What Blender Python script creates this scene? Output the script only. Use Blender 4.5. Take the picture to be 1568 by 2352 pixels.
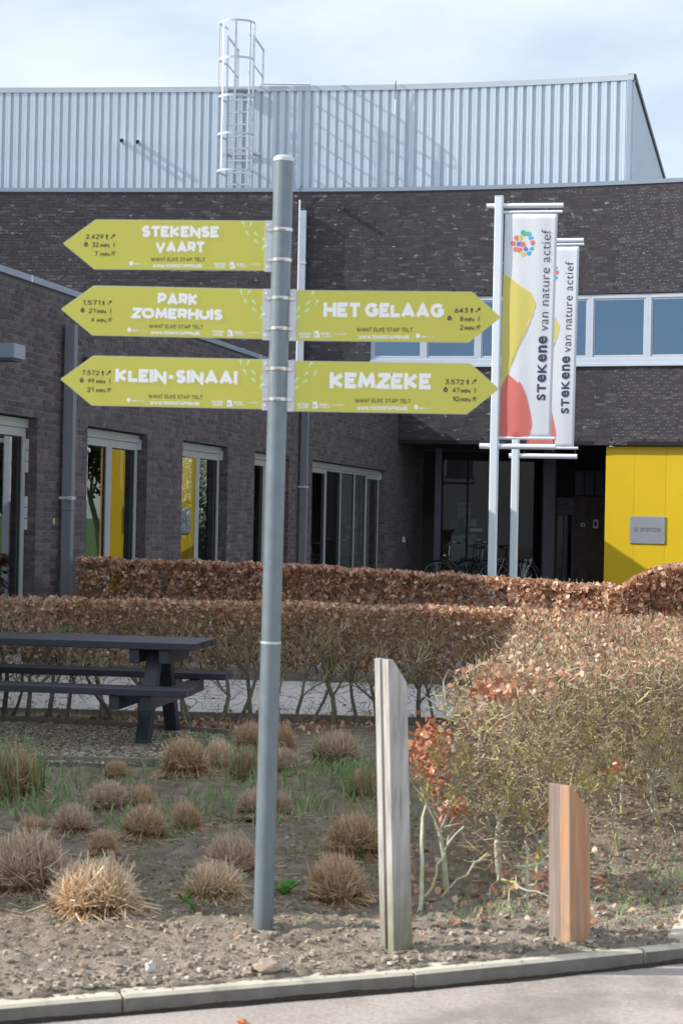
import bpy, math, random
import numpy as np
from mathutils import Vector, Matrix, noise as mnoise

for _o in list(bpy.data.objects):
    bpy.data.objects.remove(_o)
random.seed(7)
RNG = np.random.default_rng(11)
SC = bpy.context.scene
COL = SC.collection

# ------------------------------------------------------------------ camera
CAM_Z, F_U, ROLL, PITCH = 1.6, 4400.0, 0.020, 0.0032
# a photograph unit is 1/2352 of the picture height
_F = Vector((0, math.cos(PITCH), math.sin(PITCH)))
_U0 = Vector((0, -math.sin(PITCH), math.cos(PITCH)))
_R0 = Vector((1, 0, 0))
CR = _R0 * math.cos(ROLL) + _U0 * math.sin(ROLL)
CU = _U0 * math.cos(ROLL) - _R0 * math.sin(ROLL)
cd = bpy.data.cameras.new('camera')
cd.sensor_fit = 'VERTICAL'
cd.sensor_height = 24.0
cd.lens = 24.0 * F_U / 2352.0
cd.clip_start = 0.1
cd.clip_end = 900
cd.dof.use_dof = True
cd.dof.focus_distance = 34.0
cd.dof.aperture_fstop = 6.2
cam = bpy.data.objects.new('camera', cd)
COL.objects.link(cam)
cam.matrix_world = Matrix(((CR.x, CU.x, -_F.x, 0), (CR.y, CU.y, -_F.y, 0), (CR.z, CU.z, -_F.z, CAM_Z), (0, 0, 0, 1)))
SC.camera = cam

# ------------------------------------------------------------------ light
SUN_ELEV, SUN_AZ = 32.0, 2.4          # light travels towards +X, turned by SUN_AZ
SUN_STRENGTH, SKY_STRENGTH, EXPOSURE = 4.0, 0.115, 0.56
sd = bpy.data.lights.new('sun', 'SUN')
sd.energy = SUN_STRENGTH
sd.angle = math.radians(0.53)
sd.color = (1.0, 0.95, 0.88)
sun = bpy.data.objects.new('sun', sd)
COL.objects.link(sun)
_e, _a = math.radians(SUN_ELEV), math.radians(SUN_AZ)
SUNDIR = Vector((math.cos(_e) * math.cos(_a), math.cos(_e) * math.sin(_a), -math.sin(_e)))
sun.rotation_euler = SUNDIR.to_track_quat('-Z', 'Y').to_euler()
sun.location = (-30, 10, 30)

W = bpy.data.worlds.new('World')
SC.world = W
W.use_nodes = True
nt = W.node_tree
nt.nodes.clear()
out = nt.nodes.new('ShaderNodeOutputWorld')
bg = nt.nodes.new('ShaderNodeBackground')
sky = nt.nodes.new('ShaderNodeTexSky')
sky.sky_type = 'NISHITA'
sky.sun_disc = False
sky.sun_elevation = _e
# direction to the sun, measured clockwise from +Y
sky.sun_rotation = math.atan2(-SUNDIR.x, -SUNDIR.y)
sky.air_density = 1.0
sky.dust_density = 1.2
sky.ozone_density = 1.4
tc = nt.nodes.new('ShaderNodeTexCoord')
mp = nt.nodes.new('ShaderNodeMapping')
mp.inputs['Scale'].default_value = (2.2, 2.2, 5.5)
mp.inputs['Rotation'].default_value = (0.0, 0.25, 0.4)
n1 = nt.nodes.new('ShaderNodeTexNoise')
n1.inputs['Scale'].default_value = 1.9
n1.inputs['Detail'].default_value = 7
n1.inputs['Roughness'].default_value = 0.52
cr = nt.nodes.new('ShaderNodeValToRGB')
cr.color_ramp.elements[0].position = 0.30
cr.color_ramp.elements[0].color = (0.30, 0.30, 0.30, 1)
cr.color_ramp.elements[1].position = 0.66
cr.color_ramp.elements[1].color = (0.93, 0.93, 0.93, 1)
mx = nt.nodes.new('ShaderNodeMix')
mx.data_type = 'RGBA'
mx.inputs['B'].default_value = (6.35, 6.85, 7.5, 1)
L = nt.links.new
L(tc.outputs['Generated'], mp.inputs['Vector'])
L(mp.outputs['Vector'], n1.inputs['Vector'])
L(n1.outputs['Fac'], cr.inputs['Fac'])
L(cr.outputs['Color'], mx.inputs['Factor'])
L(sky.outputs['Color'], mx.inputs['A'])
L(mx.outputs['Result'], bg.inputs['Color'])
bg.inputs['Strength'].default_value = SKY_STRENGTH
L(bg.outputs['Background'], out.inputs['Surface'])

SC.view_settings.view_transform = 'Standard'
SC.view_settings.look = 'None'
SC.view_settings.gamma = 1.0
SC.view_settings.use_curve_mapping = False
SC.view_settings.exposure = EXPOSURE
SC.render.engine = 'CYCLES'
SC.cycles.max_bounces = 8
SC.cycles.transparent_max_bounces = 24
SC.cycles.caustics_reflective = False
SC.cycles.caustics_refractive = False
SC.cycles.use_denoising = True


def at(x, y, Y):
    """world point on the plane at distance Y for a place in the photograph"""
    u, v = (x - 784.0) / F_U, (1176.0 - y) / F_U
    d = _F + CR * u + CU * v
    t = Y / d.y
    return Vector((d.x * t, d.y * t, CAM_Z + d.z * t))


def proj(p):
    q = Vector(p) - Vector((0, 0, CAM_Z))
    w = q.dot(_F)
    if w <= 0.01:
        return (-9999, -9999)
    return (784 + F_U * q.dot(CR) / w, 1176 - F_U * q.dot(CU) / w)


def ground_at(x, y, z=0.0):
    u, v = (x - 784.0) / F_U, (1176.0 - y) / F_U
    d = _F + CR * u + CU * v
    t = (z - CAM_Z) / d.z
    return Vector((d.x * t, d.y * t, z))


# ------------------------------------------------------------------ materials
def mat(name, base, rough=0.7, metal=0.0, var=0.0, nscale=8.0, bump=0.0, bscale=40.0, island=None,
        spec=0.3, cols=None, stretch=None, trans=0.0, bdist=0.01):
    m = bpy.data.materials.new(name)
    m.use_nodes = True
    t = m.node_tree
    b = t.nodes['Principled BSDF']
    b.inputs['Roughness'].default_value = rough
    b.inputs['Metallic'].default_value = metal
    b.inputs['Specular IOR Level'].default_value = spec
    tco = t.nodes.new('ShaderNodeTexCoord')
    src = tco.outputs['Object']
    if stretch:
        ma = t.nodes.new('ShaderNodeMapping')
        ma.inputs['Scale'].default_value = stretch
        t.links.new(src, ma.inputs['Vector'])
        src = ma.outputs['Vector']
    col = None
    if island:
        g = t.nodes.new('ShaderNodeNewGeometry')
        oi = t.nodes.new('ShaderNodeObjectInfo')
        ad = t.nodes.new('ShaderNodeMath'); ad.operation = 'ADD'
        fr = t.nodes.new('ShaderNodeMath'); fr.operation = 'FRACT'
        t.links.new(g.outputs['Random Per Island'], ad.inputs[0])
        t.links.new(oi.outputs['Random'], ad.inputs[1])
        t.links.new(ad.outputs[0], fr.inputs[0])
        r = t.nodes.new('ShaderNodeValToRGB')
        r.color_ramp.interpolation = 'LINEAR'
        els = r.color_ramp.elements
        while len(els) < len(island):
            els.new(0.5)
        for i, (p, c) in enumerate(island):
            els[i].position = p
            els[i].color = (*c, 1)
        t.links.new(fr.outputs[0], r.inputs['Fac'])
        col = r.outputs['Color']
    if var > 0 or cols:
        n = t.nodes.new('ShaderNodeTexNoise')
        n.inputs['Scale'].default_value = nscale
        n.inputs['Detail'].default_value = 6
        n.inputs['Roughness'].default_value = 0.62
        t.links.new(src, n.inputs['Vector'])
        r2 = t.nodes.new('ShaderNodeValToRGB')
        e = r2.color_ramp.elements
        if cols:
            while len(e) < len(cols):
                e.new(0.5)
            for i, (p, c) in enumerate(cols):
                e[i].position = p
                e[i].color = (*c, 1)
        else:
            e[0].position, e[1].position = 0.3, 0.7
            lo, hi = 1 - var, 1 + var
            if col is None:
                e[0].color = (base[0] * lo, base[1] * lo, base[2] * lo, 1)
                e[1].color = (base[0] * hi, base[1] * hi, base[2] * hi, 1)
            else:
                e[0].color = (lo, lo, lo, 1)
                e[1].color = (hi, hi, hi, 1)
        t.links.new(n.outputs['Fac'], r2.inputs['Fac'])
        if col is None:
            col = r2.outputs['Color']
        else:
            mu = t.nodes.new('ShaderNodeMix'); mu.data_type = 'RGBA'; mu.blend_type = 'MULTIPLY'
            mu.inputs['Factor'].default_value = 1
            t.links.new(col, mu.inputs['A'])
            t.links.new(r2.outputs['Color'], mu.inputs['B'])
            col = mu.outputs['Result']
    if col is not None:
        t.links.new(col, b.inputs['Base Color'])
    else:
        b.inputs['Base Color'].default_value = (*base, 1)
    if bump > 0:
        n = t.nodes.new('ShaderNodeTexNoise')
        n.inputs['Scale'].default_value = bscale
        n.inputs['Detail'].default_value = 8
        n.inputs['Roughness'].default_value = 0.65
        t.links.new(src, n.inputs['Vector'])
        bu = t.nodes.new('ShaderNodeBump')
        bu.inputs['Strength'].default_value = bump
        bu.inputs['Distance'].default_value = bdist
        t.links.new(n.outputs['Fac'], bu.inputs['Height'])
        t.links.new(bu.outputs['Normal'], b.inputs['Normal'])
    if trans > 0:
        tr = t.nodes.new('ShaderNodeBsdfTranslucent')
        if col is not None:
            t.links.new(col, tr.inputs['Color'])
        else:
            tr.inputs['Color'].default_value = (*base, 1)
        mi = t.nodes.new('ShaderNodeMixShader')
        mi.inputs['Fac'].default_value = trans
        o = t.nodes['Material Output']
        t.links.new(b.outputs[0], mi.inputs[1])
        t.links.new(tr.outputs[0], mi.inputs[2])
        t.links.new(mi.outputs[0], o.inputs['Surface'])
    return m


def spot(m, colour, scale, lo, hi, stretch=None, amount=1.0):
    """add patches (lichen, lime bloom, stains) of another colour to a material"""
    t = m.node_tree
    b = t.nodes['Principled BSDF']
    tco = t.nodes.new('ShaderNodeTexCoord')
    src = tco.outputs['Object']
    if stretch:
        ma = t.nodes.new('ShaderNodeMapping')
        ma.inputs['Scale'].default_value = stretch
        t.links.new(src, ma.inputs['Vector'])
        src = ma.outputs['Vector']
    n = t.nodes.new('ShaderNodeTexNoise')
    n.inputs['Scale'].default_value = scale
    n.inputs['Detail'].default_value = 5
    n.inputs['Roughness'].default_value = 0.6
    t.links.new(src, n.inputs['Vector'])
    mr = t.nodes.new('ShaderNodeMapRange')
    mr.inputs['From Min'].default_value = lo
    mr.inputs['From Max'].default_value = hi
    mr.inputs['To Max'].default_value = amount
    t.links.new(n.outputs['Fac'], mr.inputs['Value'])
    mx_ = t.nodes.new('ShaderNodeMix'); mx_.data_type = 'RGBA'
    t.links.new(mr.outputs['Result'], mx_.inputs['Factor'])
    old = b.inputs['Base Color']
    if old.is_linked:
        t.links.new(old.links[0].from_socket, mx_.inputs['A'])
    else:
        mx_.inputs['A'].default_value = old.default_value
    mx_.inputs['B'].default_value = (*colour, 1)
    t.links.new(mx_.outputs['Result'], b.inputs['Base Color'])
    return m


def glass(name, tint, base, power=4.0, gain=0.9, refl=(1, 1, 1)):
    m = bpy.data.materials.new(name)
    m.use_nodes = True
    t = m.node_tree
    t.nodes.remove(t.nodes['Principled BSDF'])
    o = t.nodes['Material Output']
    lw = t.nodes.new('ShaderNodeLayerWeight'); lw.inputs['Blend'].default_value = 0.5
    pw = t.nodes.new('ShaderNodeMath'); pw.operation = 'POWER'; pw.inputs[1].default_value = power
    ml = t.nodes.new('ShaderNodeMath'); ml.operation = 'MULTIPLY_ADD'
    ml.inputs[1].default_value = gain; ml.inputs[2].default_value = base
    t.links.new(lw.outputs['Facing'], pw.inputs[0])
    t.links.new(pw.outputs[0], ml.inputs[0])
    tr = t.nodes.new('ShaderNodeBsdfTransparent'); tr.inputs['Color'].default_value = (*tint, 1)
    gl = t.nodes.new('ShaderNodeBsdfGlossy'); gl.inputs['Roughness'].default_value = 0.0
    gl.inputs['Color'].default_value = (*refl, 1)
    mi = t.nodes.new('ShaderNodeMixShader')
    t.links.new(ml.outputs[0], mi.inputs['Fac'])
    t.links.new(tr.outputs[0], mi.inputs[1])
    t.links.new(gl.outputs[0], mi.inputs[2])
    t.links.new(mi.outputs[0], o.inputs['Surface'])
    return m


M = {}
M['brick'] = mat('brick', (.05, .04, .04), 0.8, island=[(0, (.078, .064, .074)), (.45, (.105, .089, .100)), (.8, (.125, .100, .106)), (1, (.155, .125, .125))],
                 var=0.35, nscale=30, bump=0.7, bscale=70, bdist=.006)
spot(M['brick'], (.20, .20, .21), 9, .64, .74, stretch=(1, 1, 2.2), amount=.55)
M['brickl'] = mat('brick_limed', (.05, .04, .04), 0.62, island=[(0, (.024, .021, .028)), (.5, (.037, .032, .041)), (.85, (.047, .041, .049)), (1, (.075, .070, .080))],
                  var=0.4, nscale=26, bump=0.3, bscale=60, bdist=.0018, spec=.5)
spot(M['brickl'], (.30, .33, .36), 6, .61, .68, stretch=(1, 1, 2.4), amount=.7)
M['mortard'] = mat('dark_mortar', (.065, .06, .065), 0.95, var=.3, nscale=12)

M['mortar'] = mat('mortar', (.15, .14, .148), 0.95, var=.3, nscale=12, bump=.3, bscale=120)
spot(M['mortar'], (.25, .25, .25), 2.3, .55, .7, amount=.5)
M['coping'] = mat('grey_blue_coping', (.28, .33, .41), 0.42, metal=.2, var=.06, nscale=3)
M['pipe'] = mat('grey_downpipe', (.19, .20, .225), 0.5, var=.06, nscale=4)
M['pipel'] = mat('zinc_downpipe', (.46, .51, .58), 0.42, metal=.25, var=.08, nscale=4)
M['tube'] = mat('white_tube', (.72, .74, .78), 0.4)
M['clad'] = mat('light_metal_cladding', (.56, .65, .76), 0.40, metal=.1, island=[(0, (.545, .635, .745)), (1, (.585, .675, .785))], var=.05, nscale=1.2)
M['cladback'] = mat('cladding_back_sheet', (.52, .58, .64), 0.5, metal=.1, var=.05, nscale=2)
M['galv'] = mat('galvanised_steel', (.54, .59, .65), 0.42, metal=.3, var=.12, nscale=22, bump=.05, bscale=60)
M['alu'] = mat('aluminium_frame', (.40, .41, .42), 0.42, metal=.1, var=.04, nscale=3)
M['alu2'] = mat('pale_aluminium_frame', (.50, .55, .63), 0.45, metal=.05, var=.04, nscale=3)
M['dark'] = mat('near_black_cladding', (.014, .014, .017), 0.7, var=.2, nscale=5)
M['darkgrey'] = mat('dark_grey_metal', (.085, .092, .115), 0.5, var=.1, nscale=5)
M['brown'] = mat('brown_stone_panel', (.10, .08, .062), 0.7, var=.35, nscale=5)
M['yellow'] = mat('yellow_panel', (.66, .45, .012), 0.42, var=.03, nscale=2, spec=.4)
M['plaque'] = mat('brushed_plaque', (.42, .44, .48), 0.38, metal=.6, stretch=(1, 1, 30), var=.06, nscale=10)
M['ink'] = mat('dark_print', (.045, .05, .06), 0.6)
M['inknavy'] = mat('navy_print', (.055, .065, .11), 0.7)
M['glassw'] = glass('tinted_glass', (.62, .70, .68), .05, 3.2, .62)
M['glassup'] = glass('coated_glass', (.32, .42, .52), .27, 4, .5, (.42, .64, .90))
M['glassd'] = glass('dark_glass', (.62, .70, .69), .016, 4, .6)
M['room'] = mat('room_lining', (.028, .03, .03), .8, var=.2, nscale=3)
M['signy'] = mat('lime_green_sign_face', (.60, .59, .105), 0.42, var=.03, nscale=3, spec=.4)
M['signedge'] = mat('sign_edge', (.62, .62, .52), 0.5)
spot(M['signy'], (.50, .49, .16), 6, .56, .75, amount=.25)
M['white'] = mat('white_print', (.93, .94, .95), 0.5)
M['lgreen'] = mat('light_green_print', (.66, .84, .42), 0.5)
M['bluep'] = mat('blue_print', (.35, .42, .75), .5)
M['pole'] = mat('grey_painted_steel_post', (.175, .215, .245), 0.36, metal=.15, spec=.55, var=.10, nscale=14, bump=.03, bscale=25)
M['steel'] = mat('stainless_band', (.62, .61, .60), 0.25, metal=.9, var=.1, nscale=30)
M['alub'] = mat('aluminium_bracket', (.62, .65, .69), 0.4, metal=.3, var=.05, nscale=8)
M['flagpole'] = mat('white_aluminium_flagpole', (.74, .79, .86), 0.35, metal=.0, var=.03, nscale=2)
M['cloth'] = mat('banner_cloth', (.88, .90, .94), 0.85, trans=.35, var=.02, nscale=3)
M['c_yel'] = mat('banner_yellow', (.86, .76, .24), .85, trans=.35)
M['c_red'] = mat('banner_coral', (.90, .28, .24), .85, trans=.35)
M['c_grn'] = mat('banner_green', (.10, .50, .33), .85)
M['c_blu'] = mat('banner_blue', (.06, .42, .80), .85)
M['c_pur'] = mat('banner_purple', (.22, .20, .52), .85)
M['soil'] = mat('dry_soil', (.2, .16, .11), .97, cols=[(.25, (.21, .178, .14)), (.45, (.35, .295, .235)), (.62, (.47, .40, .325)), (.8, (.56, .49, .40))],
                nscale=9, bump=1.0, bscale=75, bdist=.03)
spot(M['soil'], (.085, .085, .035), 2.2, .55, .72, amount=.45)


def shade_back(m):
    """dry sandy soil along the kerb, shade painted into the colour farther in"""
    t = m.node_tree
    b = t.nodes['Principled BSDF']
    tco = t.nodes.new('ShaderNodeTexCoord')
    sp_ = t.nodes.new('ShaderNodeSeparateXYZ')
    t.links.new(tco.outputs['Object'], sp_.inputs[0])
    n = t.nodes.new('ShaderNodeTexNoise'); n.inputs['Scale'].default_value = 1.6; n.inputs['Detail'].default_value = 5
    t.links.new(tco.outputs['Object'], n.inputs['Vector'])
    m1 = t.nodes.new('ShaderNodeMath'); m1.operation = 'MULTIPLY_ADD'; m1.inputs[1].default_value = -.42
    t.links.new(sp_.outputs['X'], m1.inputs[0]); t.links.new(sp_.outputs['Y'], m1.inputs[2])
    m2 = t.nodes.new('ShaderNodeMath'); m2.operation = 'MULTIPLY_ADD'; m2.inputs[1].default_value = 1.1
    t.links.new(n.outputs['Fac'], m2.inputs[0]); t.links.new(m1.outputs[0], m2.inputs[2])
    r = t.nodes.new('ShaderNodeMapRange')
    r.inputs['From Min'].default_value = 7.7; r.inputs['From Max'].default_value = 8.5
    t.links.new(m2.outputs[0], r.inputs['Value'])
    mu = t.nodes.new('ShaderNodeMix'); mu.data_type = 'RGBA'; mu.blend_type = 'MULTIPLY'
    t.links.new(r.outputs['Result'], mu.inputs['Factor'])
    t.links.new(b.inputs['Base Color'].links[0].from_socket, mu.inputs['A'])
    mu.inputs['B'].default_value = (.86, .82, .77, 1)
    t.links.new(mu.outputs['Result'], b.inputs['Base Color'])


shade_back(M['soil'])
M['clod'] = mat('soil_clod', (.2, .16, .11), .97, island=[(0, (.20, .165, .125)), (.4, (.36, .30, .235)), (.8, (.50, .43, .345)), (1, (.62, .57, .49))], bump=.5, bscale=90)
shade_back(M['clod'])
M['gravel'] = mat('gravel_stone', (.3, .28, .25), .9, island=[(0, (.13, .11, .06)), (.4, (.30, .26, .18)), (.75, (.50, .45, .34)), (1, (.74, .70, .60))])
M['gravelbed'] = mat('gravel_bed', (.2, .18, .15), .95, var=.4, nscale=50, bump=.6, bscale=90)
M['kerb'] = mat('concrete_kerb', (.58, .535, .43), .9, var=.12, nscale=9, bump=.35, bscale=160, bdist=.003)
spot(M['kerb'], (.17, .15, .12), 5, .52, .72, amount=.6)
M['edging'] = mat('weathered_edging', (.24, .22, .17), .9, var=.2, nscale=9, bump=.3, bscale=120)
M['kerbface'] = mat('shaded_stained_kerb_face', (.20, .19, .17), .92, var=.18, nscale=7, bump=.4, bscale=120, bdist=.003)  # stains, with the shade of the front put into the darker base
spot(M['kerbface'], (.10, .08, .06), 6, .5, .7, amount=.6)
M['kerbdirt'] = mat('kerb_dirt', (.05, .038, .028), .95, var=.3, nscale=30, bump=.5, bscale=90)
M['road'] = mat('pale_asphalt', (.33, .29, .27), .92, cols=[(.3, (.31, .27, .24)), (.5, (.40, .35, .315)), (.7, (.45, .40, .365))], nscale=2.2, bump=.5, bscale=260, bdist=.004)
spot(M['road'], (.62, .59, .55), 70, .53, .64, amount=.4)
spot(M['road'], (.20, .18, .16), 48, .53, .65, amount=.4)
spot(M['road'], (.17, .155, .14), 1.3, .50, .60, amount=.55)
M['paving'] = mat('grey_paving', (.54, .52, .48), .85, island=[(0, (.51, .49, .45)), (1, (.56, .54, .50))], var=.1, nscale=14, bump=.2, bscale=150)
M['plaza'] = mat('plaza_ground', (.25, .24, .23), .9, var=.1, nscale=2)
M['lawn'] = mat('lawn_ground', (.07, .13, .03), .95, var=.3, nscale=14, bump=.5, bscale=60)
M['blade'] = mat('green_grass_blade', (.1, .2, .04), .6, island=[(0, (.14, .22, .08)), (.5, (.25, .38, .15)), (1, (.42, .50, .26))], trans=.3)
M['weed'] = mat('broad_green_leaf', (.09, .27, .04), .5, island=[(0, (.06, .20, .03)), (1, (.14, .36, .06))], trans=.3)
M['beech'] = mat('dry_beech_leaf', (.25, .1, .05), .42, island=[(0, (.22, .10, .055)), (.35, (.49, .255, .15)), (.7, (.66, .40, .26)), (1, (.86, .67, .50))], trans=.30, spec=.5, var=.15, nscale=40)
M['beechr'] = mat('russet_beech_leaf', (.4, .12, .05), .45, island=[(0, (.24, .08, .035)), (.45, (.48, .185, .09)), (.8, (.64, .31, .18)), (1, (.82, .56, .42))], trans=.25, spec=.5, var=.15, nscale=40)
M['twig'] = mat('beech_twig', (.2, .15, .11), .8, island=[(0, (.13, .09, .06)), (.35, (.32, .22, .16)), (.65, (.50, .40, .28)), (.8, (.55, .52, .20)), (1, (.62, .58, .44))], var=.2, nscale=30)
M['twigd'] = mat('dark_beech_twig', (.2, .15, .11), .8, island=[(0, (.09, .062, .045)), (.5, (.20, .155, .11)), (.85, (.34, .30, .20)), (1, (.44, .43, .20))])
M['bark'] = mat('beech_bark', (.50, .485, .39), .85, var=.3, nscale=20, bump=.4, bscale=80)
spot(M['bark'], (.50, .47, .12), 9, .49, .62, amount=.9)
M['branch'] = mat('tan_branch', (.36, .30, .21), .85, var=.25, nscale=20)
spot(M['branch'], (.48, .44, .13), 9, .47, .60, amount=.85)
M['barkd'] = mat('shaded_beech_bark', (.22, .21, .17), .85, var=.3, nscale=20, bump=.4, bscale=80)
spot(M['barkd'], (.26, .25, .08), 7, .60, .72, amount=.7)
M['tableplastic'] = mat('dark_plastic_plank', (.038, .045, .062), .34, var=.15, nscale=18, bump=.15, bscale=60, spec=.4)
spot(M['tableplastic'], (.30, .32, .33), 4.5, .69, .74, amount=.7)
M['greywood'] = mat('weathered_grey_wood', (.30, .29, .27), .85, cols=[(.3, (.26, .25, .23)), (.5, (.42, .41, .39)), (.72, (.54, .52, .49))], nscale=5, stretch=(9, 9, .9), bump=.5, bscale=14, bdist=.006)
M['newwood'] = mat('fresh_orange_wood', (.55, .30, .17), .75, cols=[(.3, (.34, .175, .095)), (.5, (.48, .265, .15)), (.72, (.60, .37, .23))], nscale=4, stretch=(11, 11, .5), bump=.35, bscale=14, bdist=.004)
spot(M['newwood'], (.33, .27, .225), 3.2, .48, .66, stretch=(14, 14, .6), amount=.7)


def foot_stain(m, col, z0, z1):
    """splash of earth and algae at the foot of a post"""
    t = m.node_tree
    b = t.nodes['Principled BSDF']
    tco = t.nodes.new('ShaderNodeTexCoord')
    sp_ = t.nodes.new('ShaderNodeSeparateXYZ'); t.links.new(tco.outputs['Object'], sp_.inputs[0])
    n = t.nodes.new('ShaderNodeTexNoise'); n.inputs['Scale'].default_value = 14; n.inputs['Detail'].default_value = 5
    t.links.new(tco.outputs['Object'], n.inputs['Vector'])
    m1 = t.nodes.new('ShaderNodeMath'); m1.operation = 'MULTIPLY_ADD'; m1.inputs[1].default_value = -.35
    t.links.new(n.outputs['Fac'], m1.inputs[0]); t.links.new(sp_.outputs['Z'], m1.inputs[2])
    r = t.nodes.new('ShaderNodeMapRange'); r.inputs['From Min'].default_value = z1 - .17; r.inputs['From Max'].default_value = z0 - .17
    r.inputs['To Max'].default_value = .85
    t.links.new(m1.outputs[0], r.inputs['Value'])
    mu = t.nodes.new('ShaderNodeMix'); mu.data_type = 'RGBA'
    t.links.new(r.outputs['Result'], mu.inputs['Factor'])
    t.links.new(b.inputs['Base Color'].links[0].from_socket, mu.inputs['A'])
    mu.inputs['B'].default_value = (*col, 1)
    t.links.new(mu.outputs['Result'], b.inputs['Base Color'])


foot_stain(M['greywood'], (.21, .20, .13), .02, .38)
foot_stain(M['newwood'], (.30, .22, .15), .0, .10)
spot(M['pole'], (.34, .37, .38), 16, .60, .72, stretch=(1, 1, .35), amount=.5)
foot_stain(M['pole'], (.16, .15, .13), -.02, .10)
M['greybrown'] = mat('grey_brown_wood_board', (.26, .21, .18), .85, cols=[(.3, (.19, .15, .125)), (.7, (.33, .265, .225))], nscale=4, stretch=(14, 14, .6), bump=.4, bscale=14, bdist=.004)
M['tyre'] = mat('bicycle_tyre', (.02, .02, .02), .7)
M['bikeframe'] = mat('black_bike_paint', (.03, .03, .035), .25, spec=.6)
M['chrome'] = mat('bike_metal', (.5, .52, .55), .25, metal=.9)
M['blossom'] = mat('white_blossom', (.8, .78, .72), .8, island=[(0, (.62, .62, .54)), (1, (.9, .88, .84))], trans=.3)
M['treeleaf'] = mat('tree_foliage', (.06, .08, .03), .7, island=[(0, (.035, .055, .02)), (.5, (.08, .11, .035)), (1, (.17, .17, .08))], trans=.25)
M['stone'] = mat('pale_stone', (.55, .52, .48), .85, var=.15, nscale=25, bump=.4, bscale=40)
M['stoneb'] = mat('sandy_stone', (.36, .29, .225), .9, var=.2, nscale=25, bump=.5, bscale=40)
M['brick_or'] = mat('orange_brick_chip', (.55, .16, .06), .9, var=.2, nscale=25)
M['post_or'] = mat('poster_paper', (.45, .47, .44), .7, var=.05, nscale=3)
M['post_bl'] = mat('poster_blue', (.03, .14, .24), .7, var=.05, nscale=3)
M['redp'] = mat('red_paint', (.3, .03, .03), .5)


def straw(name, lo, mid, hi, green=0.0):
    """dead grass blade: colour runs along the blade (attribute t), varied per blade"""
    m = mat(name, mid, .75, trans=.2)
    t = m.node_tree
    b = t.nodes['Principled BSDF']
    a = t.nodes.new('ShaderNodeAttribute'); a.attribute_name = 't'
    r = t.nodes.new('ShaderNodeValToRGB')
    e = r.color_ramp.elements
    e.new(.5)
    for i, (p, c) in enumerate([(0.0, lo), (.45, mid), (1.0, hi)]):
        e[i].position = p
        e[i].color = (*c, 1)
    t.links.new(a.outputs['Fac'], r.inputs['Fac'])
    g = t.nodes.new('ShaderNodeNewGeometry')
    r2 = t.nodes.new('ShaderNodeValToRGB')
    r2.color_ramp.elements[0].color = (.55, .5, .45, 1)
    r2.color_ramp.elements[1].color = (1.3, 1.3, 1.3, 1)
    t.links.new(g.outputs['Random Per Island'], r2.inputs['Fac'])
    mu = t.nodes.new('ShaderNodeMix'); mu.data_type = 'RGBA'; mu.blend_type = 'MULTIPLY'; mu.inputs['Factor'].default_value = 1
    t.links.new(r.outputs['Color'], mu.inputs['A'])
    t.links.new(r2.outputs['Color'], mu.inputs['B'])
    res = mu.outputs['Result']
    t.links.new(res, b.inputs['Base Color'])
    for n in t.nodes:
        if n.type == 'BSDF_TRANSLUCENT':
            t.links.new(res, n.inputs['Color'])
    return m


M['straw1'] = straw('straw_brown', (.20, .11, .05), (.52, .34, .19), (.80, .64, .46))
M['straw2'] = straw('straw_golden', (.32, .18, .08), (.70, .50, .29), (.92, .80, .64))
M['straw3'] = straw('straw_grey_brown', (.20, .12, .075), (.50, .36, .25), (.80, .68, .55))


# ------------------------------------------------------------------ mesh helpers
def mesh_np(name, verts, faces, k=4):
    """verts (N,3), faces (M,k) -> mesh, quickly"""
    verts = np.asarray(verts, dtype=np.float32).reshape(-1, 3)
    faces = np.asarray(faces, dtype=np.int32).reshape(-1, k)
    me = bpy.data.meshes.new(name)
    me.vertices.add(len(verts))
    me.vertices.foreach_set('co', verts.ravel())
    me.loops.add(faces.size)
    me.loops.foreach_set('vertex_index', faces.ravel())
    me.polygons.add(len(faces))
    me.polygons.foreach_set('loop_start', np.arange(0, faces.size, k, dtype=np.int32))
    me.update(calc_edges=True)
    me.shade_flat()
    return me


def tag(o, label=None, cat=None, group=None, kind=None):
    if label: o['label'] = label
    if cat: o['category'] = cat
    if group: o['group'] = group
    if kind: o['kind'] = kind
    return o


def link(name, me, m=None, parent=None, **kw):
    o = bpy.data.objects.new(name, me)
    COL.objects.link(o)
    if m is not None and not me.materials:
        me.materials.append(m)
    if parent is not None:
        o.parent = parent
        r = parent
        off = Vector((0, 0, 0))
        while r is not None:
            off += Vector(r.get('_off', (0, 0, 0)))
            r = None
        if parent.type == 'EMPTY' and '_off' in parent:
            o.matrix_parent_inverse = Matrix.Translation(-Vector(parent['_off']))
    return tag(o, **kw)


def thing(name, loc, label, cat, group=None, local=False):
    """an Empty at the thing's base; children are given in world coordinates unless local"""
    o = bpy.data.objects.new(name, None)
    COL.objects.link(o)
    o.empty_display_size = .1
    o.location = loc
    if not local:
        o['_off'] = tuple(loc)
    return tag(o, label, cat, group)


def copy_tree(o, parent=None):
    c = o.copy()
    COL.objects.link(c)
    if parent is not None:
        c.parent = parent
    for ch in o.children:
        copy_tree(ch, c)
    return c


BOXF = np.array([(0, 1, 3, 2), (4, 6, 7, 5), (0, 4, 5, 1), (2, 3, 7, 6), (0, 2, 6, 4), (1, 5, 7, 3)])


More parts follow.
